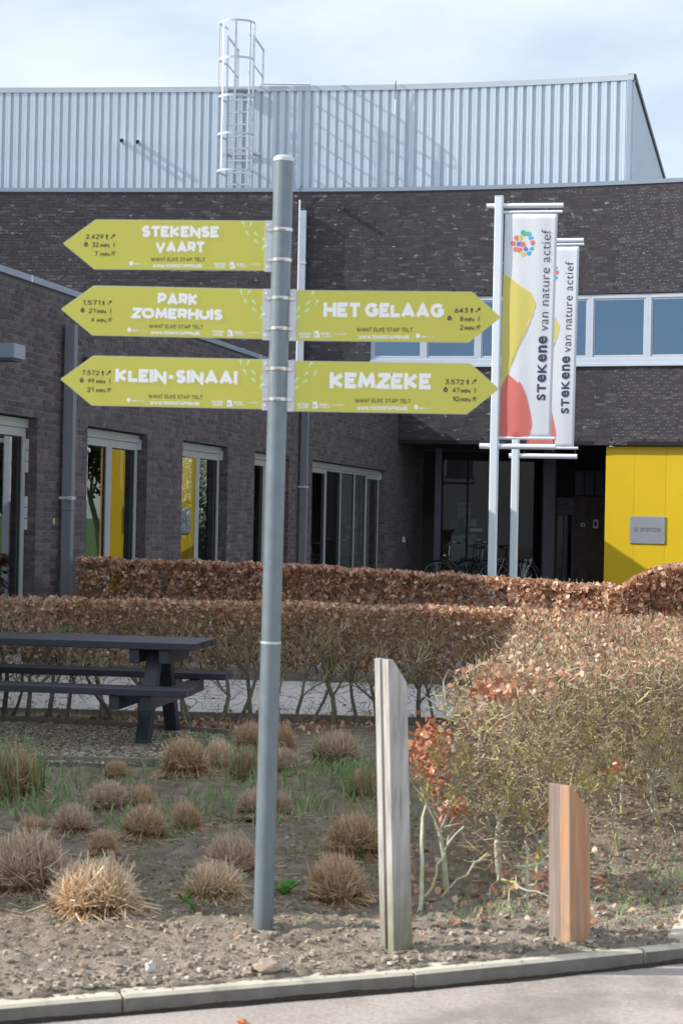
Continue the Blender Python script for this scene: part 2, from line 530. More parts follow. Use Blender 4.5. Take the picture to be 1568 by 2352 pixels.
class MB:
    """collects boxes, tubes and polygons into one mesh"""
    def __init__(s):
        s.v, s.f = [], []

    def box(s, c, h, ax=None, bev=0):
        """centre, half sizes, axes (3 vectors)"""
        ax = ax or (Vector((1, 0, 0)), Vector((0, 1, 0)), Vector((0, 0, 1)))
        c = Vector(c)
        n = len(s.v)
        for i in (-1, 1):
            for j in (-1, 1):
                for k in (-1, 1):
                    s.v.append(tuple(c + ax[0] * (i * h[0]) + ax[1] * (j * h[1]) + ax[2] * (k * h[2])))
        s.f += [tuple(n + q for q in f) for f in BOXF.tolist()]
        return s

    def lohi(s, lo, hi):
        return s.box([(a + b) / 2 for a, b in zip(lo, hi)], [(b - a) / 2 for a, b in zip(lo, hi)])

    def tube(s, pts, rad, n=10, caps=True):
        pts = [Vector(p) for p in pts]
        rads = rad if isinstance(rad, (list, tuple)) else [rad] * len(pts)
        base = len(s.v)
        prev = None
        for i, p in enumerate(pts):
            d = (pts[min(i + 1, len(pts) - 1)] - pts[max(i - 1, 0)]).normalized()
            if prev is None:
                a = d.orthogonal().normalized()
            else:
                a = (prev - d * prev.dot(d)).normalized()
            prev = a
            b = d.cross(a)
            for q in range(n):
                t = 2 * math.pi * q / n
                s.v.append(tuple(p + (a * math.cos(t) + b * math.sin(t)) * rads[i]))
        for i in range(len(pts) - 1):
            for q in range(n):
                q2 = (q + 1) % n
                s.f.append((base + i * n + q, base + i * n + q2, base + (i + 1) * n + q2, base + (i + 1) * n + q))
        if caps:
            s.f.append(tuple(base + q for q in reversed(range(n))))
            e = base + (len(pts) - 1) * n
            s.f.append(tuple(e + q for q in range(n)))
        return s

    def strip(s, pts, w, t, side):
        """flat bar along pts: width w along 'side', thickness t"""
        pts = [Vector(p) for p in pts]
        base = len(s.v)
        for i, p in enumerate(pts):
            d = (pts[min(i + 1, len(pts) - 1)] - pts[max(i - 1, 0)]).normalized()
            sd_ = side.normalized()
            nn = d.cross(sd_).normalized()
            for a, b in ((-1, -1), (1, -1), (1, 1), (-1, 1)):
                s.v.append(tuple(p + sd_ * (a * w / 2) + nn * (b * t / 2)))
        for i in range(len(pts) - 1):
            for q in range(4):
                q2 = (q + 1) % 4
                s.f.append((base + i * 4 + q, base + i * 4 + q2, base + (i + 1) * 4 + q2, base + (i + 1) * 4 + q))
        s.f.append((base + 3, base + 2, base + 1, base))
        e = base + (len(pts) - 1) * 4
        s.f.append((e, e + 1, e + 2, e + 3))
        return s

    def slab(s, poly, back):
        """polygon of points extruded by the vector back"""
        n = len(poly)
        b = len(s.v)
        s.v += [tuple(p) for p in poly] + [tuple(Vector(p) + back) for p in poly]
        s.f.append(tuple(b + i for i in range(n)))
        s.f.append(tuple(b + n + i for i in reversed(range(n))))
        for i in range(n):
            j = (i + 1) % n
            s.f.append((b + i, b + n + i, b + n + j, b + j))
        return s

    def mesh(s, name, smooth=False):
        me = bpy.data.meshes.new(name)
        me.from_pydata(s.v, [], s.f)
        me.update()
        if smooth:
            me.polygons.foreach_set('use_smooth', [True] * len(me.polygons))
            try:
                me.set_sharp_from_angle(angle=math.radians(40))
            except Exception:
                pass
        return me

    def build(s, name, m, parent=None, smooth=False, **kw):
        return link(name, s.mesh(name, smooth), m, parent, **kw)


def bevel(o, w=.004, seg=2):
    b = o.modifiers.new('bevel', 'BEVEL')
    b.width = w
    b.segments = seg
    b.limit_method = 'ANGLE'
    return o


def segs_mesh(name, P0, P1, R0, R1, n=3):
    """many tapered prisms at once"""
    P0, P1 = np.asarray(P0, float), np.asarray(P1, float)
    R0, R1 = np.asarray(R0, float)[:, None], np.asarray(R1, float)[:, None]
    d = P1 - P0
    d /= np.maximum(np.linalg.norm(d, axis=1, keepdims=True), 1e-9)
    ref = np.where(np.abs(d[:, 2:3]) > .8, np.array([[1., 0, 0]]), np.array([[0, 0, 1.]]))
    a = np.cross(d, ref); a /= np.linalg.norm(a, axis=1, keepdims=True)
    b = np.cross(d, a)
    vs = []
    for P, R in ((P0, R0), (P1, R1)):
        for q in range(n):
            t = 2 * math.pi * q / n
            vs.append(P + (a * math.cos(t) + b * math.sin(t)) * R)
    V = np.stack(vs, axis=1)
    N = len(P0)
    fs = [(q, (q + 1) % n, n + (q + 1) % n, n + q) for q in range(n)]
    F = (np.arange(N) * 2 * n)[:, None, None] + np.array(fs)[None]
    return mesh_np(name, V.reshape(-1, 3), F.reshape(-1, 4))


def leaves_mesh(name, C, size, rng, up=0.0, aspect=.62, curl=.25, droop=None):
    """many folded leaves: two quads each"""
    C = np.asarray(C, float)
    N = len(C)
    size = np.broadcast_to(np.asarray(size, float), (N,))[:, None]
    d = rng.normal(size=(N, 3)); d[:, 2] += up
    if droop is not None: d[:, 2] -= droop
    d /= np.linalg.norm(d, axis=1, keepdims=True)
    r = rng.normal(size=(N, 3))
    s_ = np.cross(d, r); s_ /= np.linalg.norm(s_, axis=1, keepdims=True)
    n_ = np.cross(s_, d)
    cu = rng.uniform(.1, 1, size=(N, 1)) * curl
    prof = [(0, 0), (.28, .30), (.68, .27), (1, 0), (.68, -.27), (.28, -.30)]
    V = []
    for a, w in prof:
        w2 = w * aspect * 1.6
        lift = abs(w) * 1.2 * cu + (a * a) * cu * .8
        V.append(C + size * (d * (a - .5) + s_ * w2 + n_ * lift))
    V = np.stack(V, axis=1)
    F = (np.arange(N) * 6)[:, None, None] + np.array([(0, 1, 2, 3), (0, 3, 4, 5)])[None]
    return mesh_np(name, V.reshape(-1, 3), F.reshape(-1, 4))


def rocks_mesh(name, C, S, rng):
    """small irregular stones: 8-cornered lumps"""
    C = np.asarray(C, float); N = len(C)
    cor = np.array([(i, j, k) for i in (-1, 1) for j in (-1, 1) for k in (-1, 1)], float)
    V = cor[None] * rng.uniform(.45, 1.0, size=(N, 8, 3)) * rng.uniform(.6, 1.2, size=(N, 1, 3))
    th = rng.uniform(0, 2 * math.pi, N)
    c, s_ = np.cos(th)[:, None], np.sin(th)[:, None]
    x = V[:, :, 0] * c - V[:, :, 1] * s_
    y = V[:, :, 0] * s_ + V[:, :, 1] * c
    V = np.stack([x, y, V[:, :, 2] * .7], axis=2) * np.asarray(S, float)[:, None, None] + C[:, None, :]
    F = (np.arange(N) * 8)[:, None, None] + BOXF[None]
    return mesh_np(name, V.reshape(-1, 3), F.reshape(-1, 4))
# ================================================================== SETTING
def lerp(a, b, t): return a + (b - a) * t


KERB_PTS = [(-9.0, 2.74), (-3.0, 5.35), (-1.07, 6.20), (-.69, 6.36), (.29, 6.77), (1.168, 7.197), (2.05, 7.66), (2.9, 8.14), (9.0, 11.8)]


def kerb_y(x):
    for (x0, y0), (x1, y1) in zip(KERB_PTS, KERB_PTS[1:]):
        if x <= x1:
            return lerp(y0, y1, (x - x0) / (x1 - x0))
    return KERB_PTS[-1][1]


def fbm(x, y, s, o=4, seed=0.0):
    return mnoise.fractal(Vector((x * s, y * s, seed)), 1.0, 2.0, o)


def hill(x, y):
    """height of the planting bed"""
    edge = min(1.0, max(0.0, (y - kerb_y(x) - .12) / .6))
    h = .015 + edge * (.035 * fbm(x, y, .9, 2, 3.1) + .022 * fbm(x, y, 4.0, 3, 7.7))
    h += .014 * fbm(x, y, 13, 3, 1.3) + .0125 * fbm(x, y, 34, 3, 5.3)
    if y > 11.5:
        h *= max(.3, 1 - (y - 11.5) / 3)
    return h


def soil_sheet():
    xs = np.arange(-3.4, 4.2, .0165)
    ys = np.concatenate([np.arange(5.2, 8.6, .0165), np.arange(8.6, 15.0, .038)])
    V = []
    for y in ys:
        for x in xs:
            k = kerb_y(x)
            if y < k + .05:
                z = -.10
            else:
                z = hill(x, y) - .012 * max(0, 1 - (y - k - .05) / .1)
            V.append((x, y, z))
    nx, ny = len(xs), len(ys)
    i = np.arange(nx - 1)[None, :] + (np.arange(ny - 1) * nx)[:, None]
    F = np.stack([i, i + 1, i + 1 + nx, i + nx], axis=2).reshape(-1, 4)
    # drop everything on the road side of the kerb
    VV = np.array(V)
    keep = (VV[F][:, :, 2] > -.09).any(axis=1)
    me = mesh_np('planting_bed', VV, F[keep])
    me.polygons.foreach_set('use_smooth', [True] * len(me.polygons))
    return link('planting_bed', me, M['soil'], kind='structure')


soil_sheet()
link('far_ground', mesh_np('far_ground', [(-300, 15.0, -.03), (300, 15.0, -.03), (300, 500, -.03), (-300, 500, -.03)], [(0, 1, 2, 3)]), M['lawn'], kind='structure')
link('plaza', mesh_np('plaza', [(-12, 19.6, -.012), (12, 19.6, -.012), (8.5, 46, -.012), (-12, 46, -.012)], [(0, 1, 2, 3)]), M['plaza'], kind='structure')
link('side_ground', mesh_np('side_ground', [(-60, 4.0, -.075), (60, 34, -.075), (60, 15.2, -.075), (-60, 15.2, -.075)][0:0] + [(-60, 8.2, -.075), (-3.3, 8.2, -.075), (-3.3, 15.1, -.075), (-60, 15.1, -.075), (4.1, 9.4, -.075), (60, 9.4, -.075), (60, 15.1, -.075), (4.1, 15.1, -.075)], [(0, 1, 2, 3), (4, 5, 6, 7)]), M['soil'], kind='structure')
link('road', mesh_np('road', [(-60, -40, -.06), (60, -40, -.06), (60, 9.39, -.062), (3.2, 9.39, -.062), (-60, 9.39, -.062)][0:2] + [(60, 9.3, -.06), (-60, 9.3, -.06)], [(0, 1, 2, 3)]), M['road'], kind='structure')

# kerb: one stone per metre
kerb = bpy.data.objects.new('kerb', None)
COL.objects.link(kerb)
kerb['kind'] = 'structure'
cum = []
joints = [(-4.55, 4.68), (-3.62, 5.08), (-2.66, 5.50), (-1.66, 5.935), (-.69, 6.36), (.29, 6.77), (1.168, 7.197), (2.05, 7.66), (2.9, 8.14), (3.75, 8.63), (4.6, 9.13)]
for (x0, y0), (x1, y1) in zip(joints, joints[1:]):
    a, b = Vector((x0, y0, 0)), Vector((x1, y1, 0))
    t = (b - a).normalized()
    n = Vector((-t.y, t.x, 0))
    g = .006
    a2, b2 = a + t * g, b - t * g
    mb = MB()
    mb.slab([a2 + Vector((0, 0, -.16)), b2 + Vector((0, 0, -.16)), b2 + Vector((0, 0, -.006)), b2 + n * .012 + Vector((0, 0, .004)), a2 + n * .012 + Vector((0, 0, .004)), a2 + Vector((0, 0, -.006))][0:0]
            or [a2 + Vector((0, 0, -.16)), a2 + Vector((0, 0, -.008)), a2 + n * .012 + Vector((0, 0, .002)), a2 + n * .10 + Vector((0, 0, .003)), a2 + n * .10 + Vector((0, 0, -.16))], b2 - a2)
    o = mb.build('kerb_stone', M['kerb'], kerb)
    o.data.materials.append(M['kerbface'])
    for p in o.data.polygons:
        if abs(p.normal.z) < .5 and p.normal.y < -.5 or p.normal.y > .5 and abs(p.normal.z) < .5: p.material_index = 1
# dark ragged dirt and moss in the channel at the foot of the kerb
dv, df = [], []
N = 420
for i in range(N + 1):
    x = lerp(-3.0, 3.6, i / N)
    t = i / N
    ky = kerb_y(x)
    w = .012 + .03 * abs(fbm(x, 0, 2.2, 3, 4)) + .008 * random.random()
    h = .004 + .026 * max(0, fbm(x, 1, 1.7, 3, 9) + .15) + .003 * random.random()
    dv += [(x + .006, ky - .004 - w, -.0565), (x + .003, ky - .006, -.06 + h), (x, ky + .004, -.06 + h + .002)]
for i in range(N):
    b = i * 3
    df += [(b, b + 3, b + 4, b + 1), (b + 1, b + 4, b + 5, b + 2)]
link('kerb_dirt', mesh_np('kerb_dirt', dv, df), M['kerbdirt'], kind='stuff')

# corner of a paved strip at the right edge of the bed
mb = MB()
a0 = ground_at(1533, 2152, .02); a1 = ground_at(1568, 2085, .02)
a0, a1 = Vector((a0.x, a0.y, .03)), Vector((a1.x, a1.y, .03))
dd = (a1 - a0).normalized()
mb.slab([a0, a0 + Vector((.9, .42, 0)), a0 + Vector((.9, .42, 0)) + dd * .8, a0 + dd * .8], Vector((0, 0, -.1)))
bevel(mb.build('side_paving', M['kerb'], None, kind='structure'), .01)

# ------------------------------------------------------------------ path behind the picnic table
path = bpy.data.objects.new('path', None)
COL.objects.link(path)
path['kind'] = 'structure'
bed = mesh_np('path_bed', [(-4.2, 14.95, -.004), (3.6, 15.35, -.004), (3.6, 18.95, -.004), (-4.2, 19.5, -.004)], [(0, 1, 2, 3)])
link('path_bed', bed, M['mortar'], path)
sm = MB().box((0, 0, -.02), (.2975, .1975, .02)).mesh('paving_slab')
sm.materials.append(M['paving'])
PT = Vector((1, -.05, 0)).normalized()
for j in range(9):
    for i in range(13):
        c = Vector((-4.0, 15.35, .012)) + PT * ((i + .5 * (j % 2)) * .6) + Vector((.0, .4 * j, 0))
        if c.x > 3.5: continue
        o = link('paving_slab', sm, None, path)
        o.location = c + Vector((0, 0, random.uniform(-.002, .002)))
        o.rotation_euler = (0, 0, math.atan2(PT.y, PT.x))
for (a, b) in (((-4.2, 15.10), (3.4, 14.86)), ((-4.2, 19.12), (3.4, 18.62))):
    A, B = Vector((*a, 0)), Vector((*b, 0))
    Lh = (B - A).length
    d = (B - A).normalized()
    nseg = int(Lh / 1.0)
    for i in range(nseg):
        mb = MB().box((A + d * ((i + .5) * Lh / nseg)) + Vector((0, 0, .0)), (Lh / nseg / 2 - .004, .03, .06), (d, Vector((-d.y, d.x, 0)), Vector((0, 0, 1))))
        mb.build('path_edging', M['edging'], path)

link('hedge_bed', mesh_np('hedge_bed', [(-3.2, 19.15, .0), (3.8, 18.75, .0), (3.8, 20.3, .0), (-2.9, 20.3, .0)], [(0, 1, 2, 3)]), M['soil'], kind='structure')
# ------------------------------------------------------------------ wing: brick building on the left
WA = math.radians(12.2)
WT = Vector((math.sin(WA), math.cos(WA), 0))
WN = Vector((math.cos(WA), -math.sin(WA), 0))
WP0 = Vector((-3.30, 18.41, 0))


def wp(s, p, z):
    return WP0 + WT * s + WN * p + Vector((0, 0, z))


def wbox(mb, s0, s1, p0, p1, z0, z1):
    mb.box(wp((s0 + s1) / 2, (p0 + p1) / 2, (z0 + z1) / 2), (abs(s1 - s0) / 2, abs(p1 - p0) / 2, abs(z1 - z0) / 2), (WT, WN, Vector((0, 0, 1))))
    return mb


HEAD, SILL, WTOP = 2.55, .08, 3.88
OPEN = [(-1.10, 1.01), (2.49, 4.59), (6.03, 8.17), (9.60, 11.70), (13.30, 19.60)]
S_END = -11.32
COURSE = .064
wing = thing('brick_wing', wp(0, 0, 0), 'low dark brick wing on the left with tall glazed doors and grey coping', 'building')


def bond(s0, s1, rng):
    """lengths of one course of wild bond"""
    res, s, last = [], s0, 0
    while s < s1 - .03:
        l = .21 if (rng.random() < .78 or last >= 2) else .10
        last = last + 1 if l < .15 else 0
        e = min(s + l, s1)
        if s1 - e < .06: e = s1
        if e - s > .03:
            res.append((s, e))
        s = e + .011
    return res


def cuts(s0, s1, z, holes):
    """pieces of a course left over between the openings"""
    out_, cur = [], s0
    for a, b, za, zb in sorted(holes):
        if za <= z <= zb:
            if a > cur: out_.append((cur, a))
            cur = max(cur, b)
    if cur < s1: out_.append((cur, s1))
    return out_


def brick_wall(parent, wallname, P, frame, s0, s1, z0, z1, holes, m, rough, seed, vis):
    """P(s,p,z)->point, frame(s)->(tangent,normal). The bricks that show largest are objects of their own"""
    rng = np.random.default_rng(seed)
    rows = []
    nz = int((z1 - z0) / COURSE)
    for i in range(nz):
        zc = z0 + (i + .5) * COURSE
        for a, b in cuts(s0, s1, zc, holes):
            start = a - (0 if any(abs(a - h[1]) < 1e-6 for h in holes) else rng.uniform(0, .2))
            for (u, v) in bond(start, b, rng):
                u = max(u, a)
                if v - u > .03:
                    rows.append((u, v, zc))
    R = np.array(rows)
    T3 = []
    for (u, v, zc) in rows:
        sc = (u + v) / 2
        T3.append((*P(sc, 0, zc), *frame(sc)[0], *frame(sc)[1]))
    T3 = np.array(T3)
    C, T, Nn = T3[:, 0:3], T3[:, 3:6], T3[:, 6:9]
    hl = (R[:, 1] - R[:, 0])[:, None] / 2
    N = len(R)
    pr = rng.normal(0, rough, size=(N, 1))
    tilt = rng.normal(0, rough * .25, size=(N, 1))
    dep = .05
    V = np.zeros((N, 8, 3))
    q = 0
    for i in (-1, 1):
        for j in (-1, 1):
            for k in (-1, 1):
                jit = rng.normal(0, rough * .5, size=(N, 3))
                off = (pr + tilt * i) if j == 1 else -dep
                V[:, q] = C + T * (hl * i) + Nn * off + np.array([[0, 0, k * .0262]]) + jit
                q += 1
    # which show largest
    sel = []
    for i in range(N):
        if not vis(R[i], C[i]): continue
        x, y = proj(C[i])
        if 0 < x < 1568 and 0 < y < 2352:
            sel.append((C[i][1] + (0 if hl[i, 0] > .08 else 3.0), i))
    sel.sort()
    idx = set(i for _, i in sel[:300])
    rest = np.array([i for i in range(N) if i not in idx])
    F = (np.arange(len(rest)) * 8)[:, None, None] + BOXF[None]
    wall = link(wallname, mesh_np(wallname, V[rest].reshape(-1, 3), F.reshape(-1, 4)), m, parent, kind='stuff')
    for i in idx:
        c = C[i]
        me = mesh_np('brick', V[i] - c, BOXF)
        me.materials.append(m)
        o = link('brick', me, None, parent)
        o.location = c
    return wall


wholes = [(a, b, SILL - .1, HEAD) for a, b in OPEN]
brick_wall(wing, 'brickwork', wp, lambda s: (WT, WN), S_END, 24.0, 0.0, WTOP, wholes, M['brick'], .0016, 3,
           lambda r, c: c[2] > .75)
# wall body (mortar and inner leaf) behind the bricks, with the openings left open
mb = MB()
edges = [S_END] + [e for o in OPEN for e in o] + [24.0]
for a, b in zip(edges[0::2], edges[1::2]):
    wbox(mb, a, b, -.30, -.0035, 0, HEAD)
wbox(mb, S_END, 24.0, -.30, -.0035, HEAD + .004, WTOP)
mb.build('wall', M['mortar'], wing)
# brick returns in the right-hand reveals
rv = MB()
for a, b in OPEN:
    z = SILL
    i = 0
    while z < HEAD - .05:
        for q, (p0, p1) in enumerate(((-.06, -.002), (-.115, -.07)) if i % 2 else ((-.115, -.002),)):
            wbox(rv, b - .006, b + .02, p0, p1, z + .006, z + .058)
        z += COURSE
        i += 1
rv.build('reveal_bricks', M['brick'], wing, kind='stuff')
# coping in lengths
cs = S_END
k = 0
while cs < 20.6:
    ce = min(cs + 3.0, 20.6)
    mb = MB()
    wbox(mb, cs + .002, ce - .002, -.36, .035, WTOP + .012, WTOP + .075)
    mb.build('coping', M['coping'], wing)
    mb = MB()
    wbox(mb, ce - .02, ce + .02, -.362, .037, WTOP + .010, WTOP + .078)
    mb.build('coping_joint', M['alub'], wing)
    cs = ce
mb = MB()
wbox(mb, S_END, 24, -.3, .0, WTOP - .012, WTOP + .012)
mb.build('coping_shadow_gap', M['darkgrey'], wing)
# roof, inner room, patio
mb = MB()
wbox(mb, S_END, 13.0, -3.2, -.302, 3.55, 3.60)
wbox(mb, 13.0, 20.9, -1.0, -.302, 3.55, 3.60)
mb.build('roof', M['darkgrey'], wing)
mb = MB()
wbox(mb, S_END, 13.0, -3.4, -3.2, 0, 3.9)
wbox(mb, 13.05, 17.5, -3.4, -3.2, 0, 2.0)
wbox(mb, 13.4, 20.0, -1.02, -.98, 0, 3.54)
wbox(mb, S_END, S_END + .3, -3.2, -.302, 0, 3.88)
wbox(mb, 17.6, 17.7, -3.2, -1.03, 0, 3.5)
mb.build('inner_or_added_wall', M['room'], wing)  # unseen partitions added to block sun and darken the wide window
mb = MB()
wbox(mb, S_END + .3, 12.9, -3.19, -.31, 0.0, .02)
mb.build('room_floor', M['darkgrey'], wing)


def frame_rect(mb, s0, s1, z0, z1, w, p0=-.17, p1=-.115):
    wbox(mb, s0, s0 + w, p0, p1, z0, z1)
    wbox(mb, s1 - w, s1, p0, p1, z0, z1)
    wbox(mb, s0 + w, s1 - w, p0, p1, z0, z0 + w)
    wbox(mb, s0 + w, s1 - w, p0, p1, z1 - w, z1)


for i, (a, b) in enumerate(OPEN):
    tp = HEAD - .012
    f = MB()
    wbox(f, a + .002, b - .002, -.18, -.10, tp - .09, tp)            # head rail
    if i < 4:
        mid = (a + b) / 2
        parts_ = [(a + .01, mid - .004), (mid + .004, b - .03)]
    else:
        e = [a + .01, a + 1.55, a + 2.75, a + 3.95, a + 5.0, b - .03]
        parts_ = [(e[q] + .003, e[q + 1] - .003) for q in range(5)]
    win = None
    fo = f.build('window', M['alu'], wing)
    for q, (u, v) in enumerate(parts_):
        lf = MB()
        slim = .035 if (i == 4 and 0 < q < 4) else .085
        frame_rect(lf, u, v, SILL, tp - .094, slim)
        lf.build('window_frame', M['alu'], fo)
        gasket = MB()
        frame_rect(gasket, u + slim, v - slim, SILL + slim, tp - .094 - slim, .012, -.150, -.128)
        gasket.build('gasket', M['ink'], fo)
        g = MB()
        wbox(g, u + slim + .001, v - slim - .001, -.146, -.138, SILL + slim + .001, tp - .095 - slim)
        if i == 2 and q == 0:              # pane angle shaped to catch the reflection of the yellow wall
            piv = wp(u + slim, -.142, 0)
            rot_ = Matrix.Rotation(math.radians(-1.3), 3, 'Z')
            g.v = [tuple(piv + rot_ @ (Vector(p) - piv)) for p in g.v]
        g.build('pane', M['glassw'] if i < 4 else M['glassd'], fo)
    hn = MB()
    if i == 0:
        for z0 in (2.0, 1.42):
            for q in range(3):
                hn = MB(); wbox(hn, b - .026, b - .006, -.15, -.09, z0 + q * .115, z0 + q * .115 + .108)
                hn.build('hinge', M['alub'], fo)
    else:
        wbox(hn, b - .028, b - .004, -.13, -.075, tp - .17, tp - .045)
        hn.build('hinge', M['alub'], fo)
    thr = MB()
    wbox(thr, a, b, -.25, .01, 0.0, SILL - .002)
    thr.build('sill', M['kerb'], fo)


# downpipe on the wing, in front of the first pier
def box_pipe(sc, z0, z1, label, seam):
    t = thing('downpipe', wp(sc, .08, z0), label, 'downpipe', 'square grey downpipes on the brick walls')
    mb = MB(); wbox(mb, sc - .05, sc + .05, .035, .14, z0, seam - .003)
    bevel(mb.build('lower_pipe', M['pipe'], t), .006)
    mb = MB(); wbox(mb, sc - .052, sc + .052, .033, .142, seam, z1)
    bevel(mb.build('upper_pipe', M['pipe'], t), .006)
    for z in (seam + .12,) + ((z1 - .5,) if z1 < 3.3 else ()):
        mb = MB(); wbox(mb, sc - .058, sc + .058, .004, .149, z, z + .028)
        wbox(mb, sc - .075, sc - .055, .11, .16, z - .006, z + .034)
        mb.build('pipe_clamp', M['alub'], t)
    mb = MB(); wbox(mb, sc - .045, sc + .045, .002, .034, z1 - .19, z1 - .05)
    mb.build('outlet', M['ink'], t)
    return t


box_pipe(1.69, 0.0, 3.57, 'thick grey square downpipe standing before the near brick pier left of the yellow window', 1.62)
box_pipe(12.35, 0.0, 3.35, 'slim grey square downpipe beside the wide five part window', 1.95)

# canopy box sticking out of the wall at the left edge of the picture
t = thing('canopy_box', wp(-1.07, 0, 2.98), 'blue grey metal box jutting from the brick wall above the left window', 'canopy')
mb = MB(); wbox(mb, -1.2, -.93, .002, .62, 2.975, 3.105)
bevel(mb.build('body', M['coping'], t), .004)
mb = MB(); wbox(mb, -1.19, -.94, .02, .60, 2.955, 2.973)
mb.build('underside', M['darkgrey'], t)
# wall lamp half hidden by the second sign
t = thing('wall_lamp', wp(2.32, 0, 3.22), 'small black wall lamp under the roof edge beside the second signboard', 'lamp')
mb = MB(); mb.tube([wp(2.32, .002, 3.25), wp(2.32, .05, 3.25)], .04, 14)
mb.build('wall_plate', M['ink'], t, True)
mb = MB(); mb.tube([wp(2.32, .05, 3.25), wp(2.32, .12, 3.24), wp(2.32, .14, 3.17)], [.015, .02, .045], 14)
mb.build('lamp_head', M['ink'], t, True)
# little oval sticker on the pier
p = at(103, 1197, 19.9)
s_ = (p - WP0).dot(WT)
mb = MB()
mb.slab([wp(s_ + .022 * math.cos(q * math.pi / 8), .008, p.z + .035 * math.sin(q * math.pi / 8)) for q in range(16)], -WN * .006)
tag(mb.build('oval_marker', M['c_yel']), 'tiny oval yellow and white marker on the brick pier', 'marker')

# ------------------------------------------------------------------ main building with the slightly curved brick front
def fy(X):
    return 39.0 - .15 * X - (.021 * X * X if X > 0 else .004 * X * X)


def fframe(X):
    dy = fy(X + .01) - fy(X - .01)
    t_ = Vector((.02, dy, 0)).normalized()
    return t_, Vector((t_.y, -t_.x, 0))


def fp(X, p, z):
    t_, n_ = fframe(X)
    q = Vector((X, fy(X), z)) + n_ * p
    return q


BZ0, BZ1 = 3.14, 8.25
WZ0, WZ1 = 4.69, 6.12
X0, X1 = -8.2, 6.95
main = thing('brick_hall', (0, fy(0), 0), 'dark brick front of the hall with a long strip of upper windows', 'building')
brick_wall(main, 'brickwork', fp, fframe, X0, X1, BZ0, BZ1, [(.52, X1 + .1, WZ0, WZ1)], M['brickl'], .0006, 5,
           lambda r, c: (c[0] > 5.3))


def curve_slab(mb, xa, xb, p0, p1, z0, z1, step=.5):
    n = max(1, int(math.ceil((xb - xa) / step)))
    base = len(mb.v)
    for i in range(n + 1):
        X = lerp(xa, xb, i / n)
        for (p, z) in ((p0, z0), (p1, z0), (p1, z1), (p0, z1)):
            mb.v.append(tuple(fp(X, p, z)))
    for i in range(n):
        for q in range(4):
            q2 = (q + 1) % 4
            mb.f.append((base + i * 4 + q, base + (i + 1) * 4 + q, base + (i + 1) * 4 + q2, base + i * 4 + q2))
    mb.f.append((base, base + 1, base + 2, base + 3))
    e = base + n * 4
    mb.f.append((e + 3, e + 2, e + 1, e))
    return mb


mb = MB()
curve_slab(mb, X0, X1, -.35, -.0022, BZ0, WZ0)
curve_slab(mb, X0, .52, -.35, -.0022, WZ0 + .002, WZ1)
curve_slab(mb, X0, X1, -.35, -.0022, WZ1 + .002, BZ1)
mb.build('wall', M['mortard'], main)
mb = MB()
curve_slab(mb, X0, .9, -.35, -.009, 0, BZ0 - .003)
mb.build('lower_wall', M['mortar'], main)
mb = MB(); curve_slab(mb, X0, X1, -.4, .018, BZ1 + .006, BZ1 + .085)
mb.build('coping', M['coping'], main)
mb = MB(); curve_slab(mb, X0, X1, -.4, .004, BZ1 - .01, BZ1 + .005)
mb.build('coping_shadow_gap', M['darkgrey'], main)
mb = MB()
e = fp(X1, -.35, 0)
mb.slab([fp(X1, -.01, BZ0), fp(X1, -.01, BZ1), Vector((9.9, 50, BZ1)), Vector((9.9, 50, BZ0))], Vector((-.3, 0, 0)))
mb.build('end_wall', M['mortar'], main)
mb = MB()
mb.slab([fp(lerp(X1, X0, q / 16), -.36, 8.1) for q in range(17)][::-1] + [Vector((9.8, 50, 8.1)), Vector((-8, 50, 8.1))], Vector((0, 0, -.1)))
mb.build('flat_roof', M['darkgrey'], main)

# strip windows
pitch = 1.075
xs = [.52]
while xs[-1] < X1 - .2:
    xs.append(min(xs[-1] + pitch, X1))
for i, (a, b) in enumerate(zip(xs, xs[1:])):
    if b - a < .5: continue
    t_, n_ = fframe((a + b) / 2)
    fo = MB(); curve_slab(fo, a + .001, b - .001, -.10, -.03, WZ0 + .14, WZ0 + .19, 3)
    curve_slab(fo, a + .001, b - .001, -.10, -.03, WZ1 - .09, WZ1 - .012, 3)
    curve_slab(fo, a + .001, a + .055, -.10, -.03, WZ0 + .191, WZ1 - .091, 3)
    curve_slab(fo, b - .055, b - .001, -.10, -.03, WZ0 + .191, WZ1 - .091, 3)
    w_ = fo.build('window', M['alu2'], main)
    fi = MB()
    za, zb = WZ0 + .194, WZ1 - .094
    curve_slab(fi, a + .06, b - .06, -.09, -.045, za, za + .03, 3)
    curve_slab(fi, a + .06, b - .06, -.09, -.045, zb - .03, zb, 3)
    curve_slab(fi, a + .06, a + .085, -.09, -.045, za + .031, zb - .031, 3)
    curve_slab(fi, b - .085, b - .06, -.09, -.045, za + .031, zb - .031, 3)
    fi.build('window_frame', M['alu2'], w_)
    g = MB(); curve_slab(g, a + .086, b - .086, -.075, -.067, za + .031, zb - .031, 3)
    g.build('pane', M['glassup'], w_)
mb = MB(); curve_slab(mb, .50, X1, -.12, .045, WZ0 + .0, WZ0 + .045)
curve_slab(mb, .52, X1, -.11, .0, WZ0 + .046, WZ0 + .139)
mb.build('window_sill', M['alu2'], main)
mb = MB(); curve_slab(mb, .4, X1, -1.6, -1.5, WZ0, WZ1)
curve_slab(mb, .4, X1, -1.5, -.36, WZ1 + .0, WZ1 + .02)
mb.build('inner_or_added_wall', M['room'], main)
# weep slots left open over the windows
mb = MB()
x = .9
while x < X1:
    for z in (WZ1 + .095, BZ0 + .09):
        curve_slab(mb, x, x + .014, .004, .012, z, z + .05, 3)
    x += .62
mb.build('weep_slots', M['ink'], main, kind='stuff')

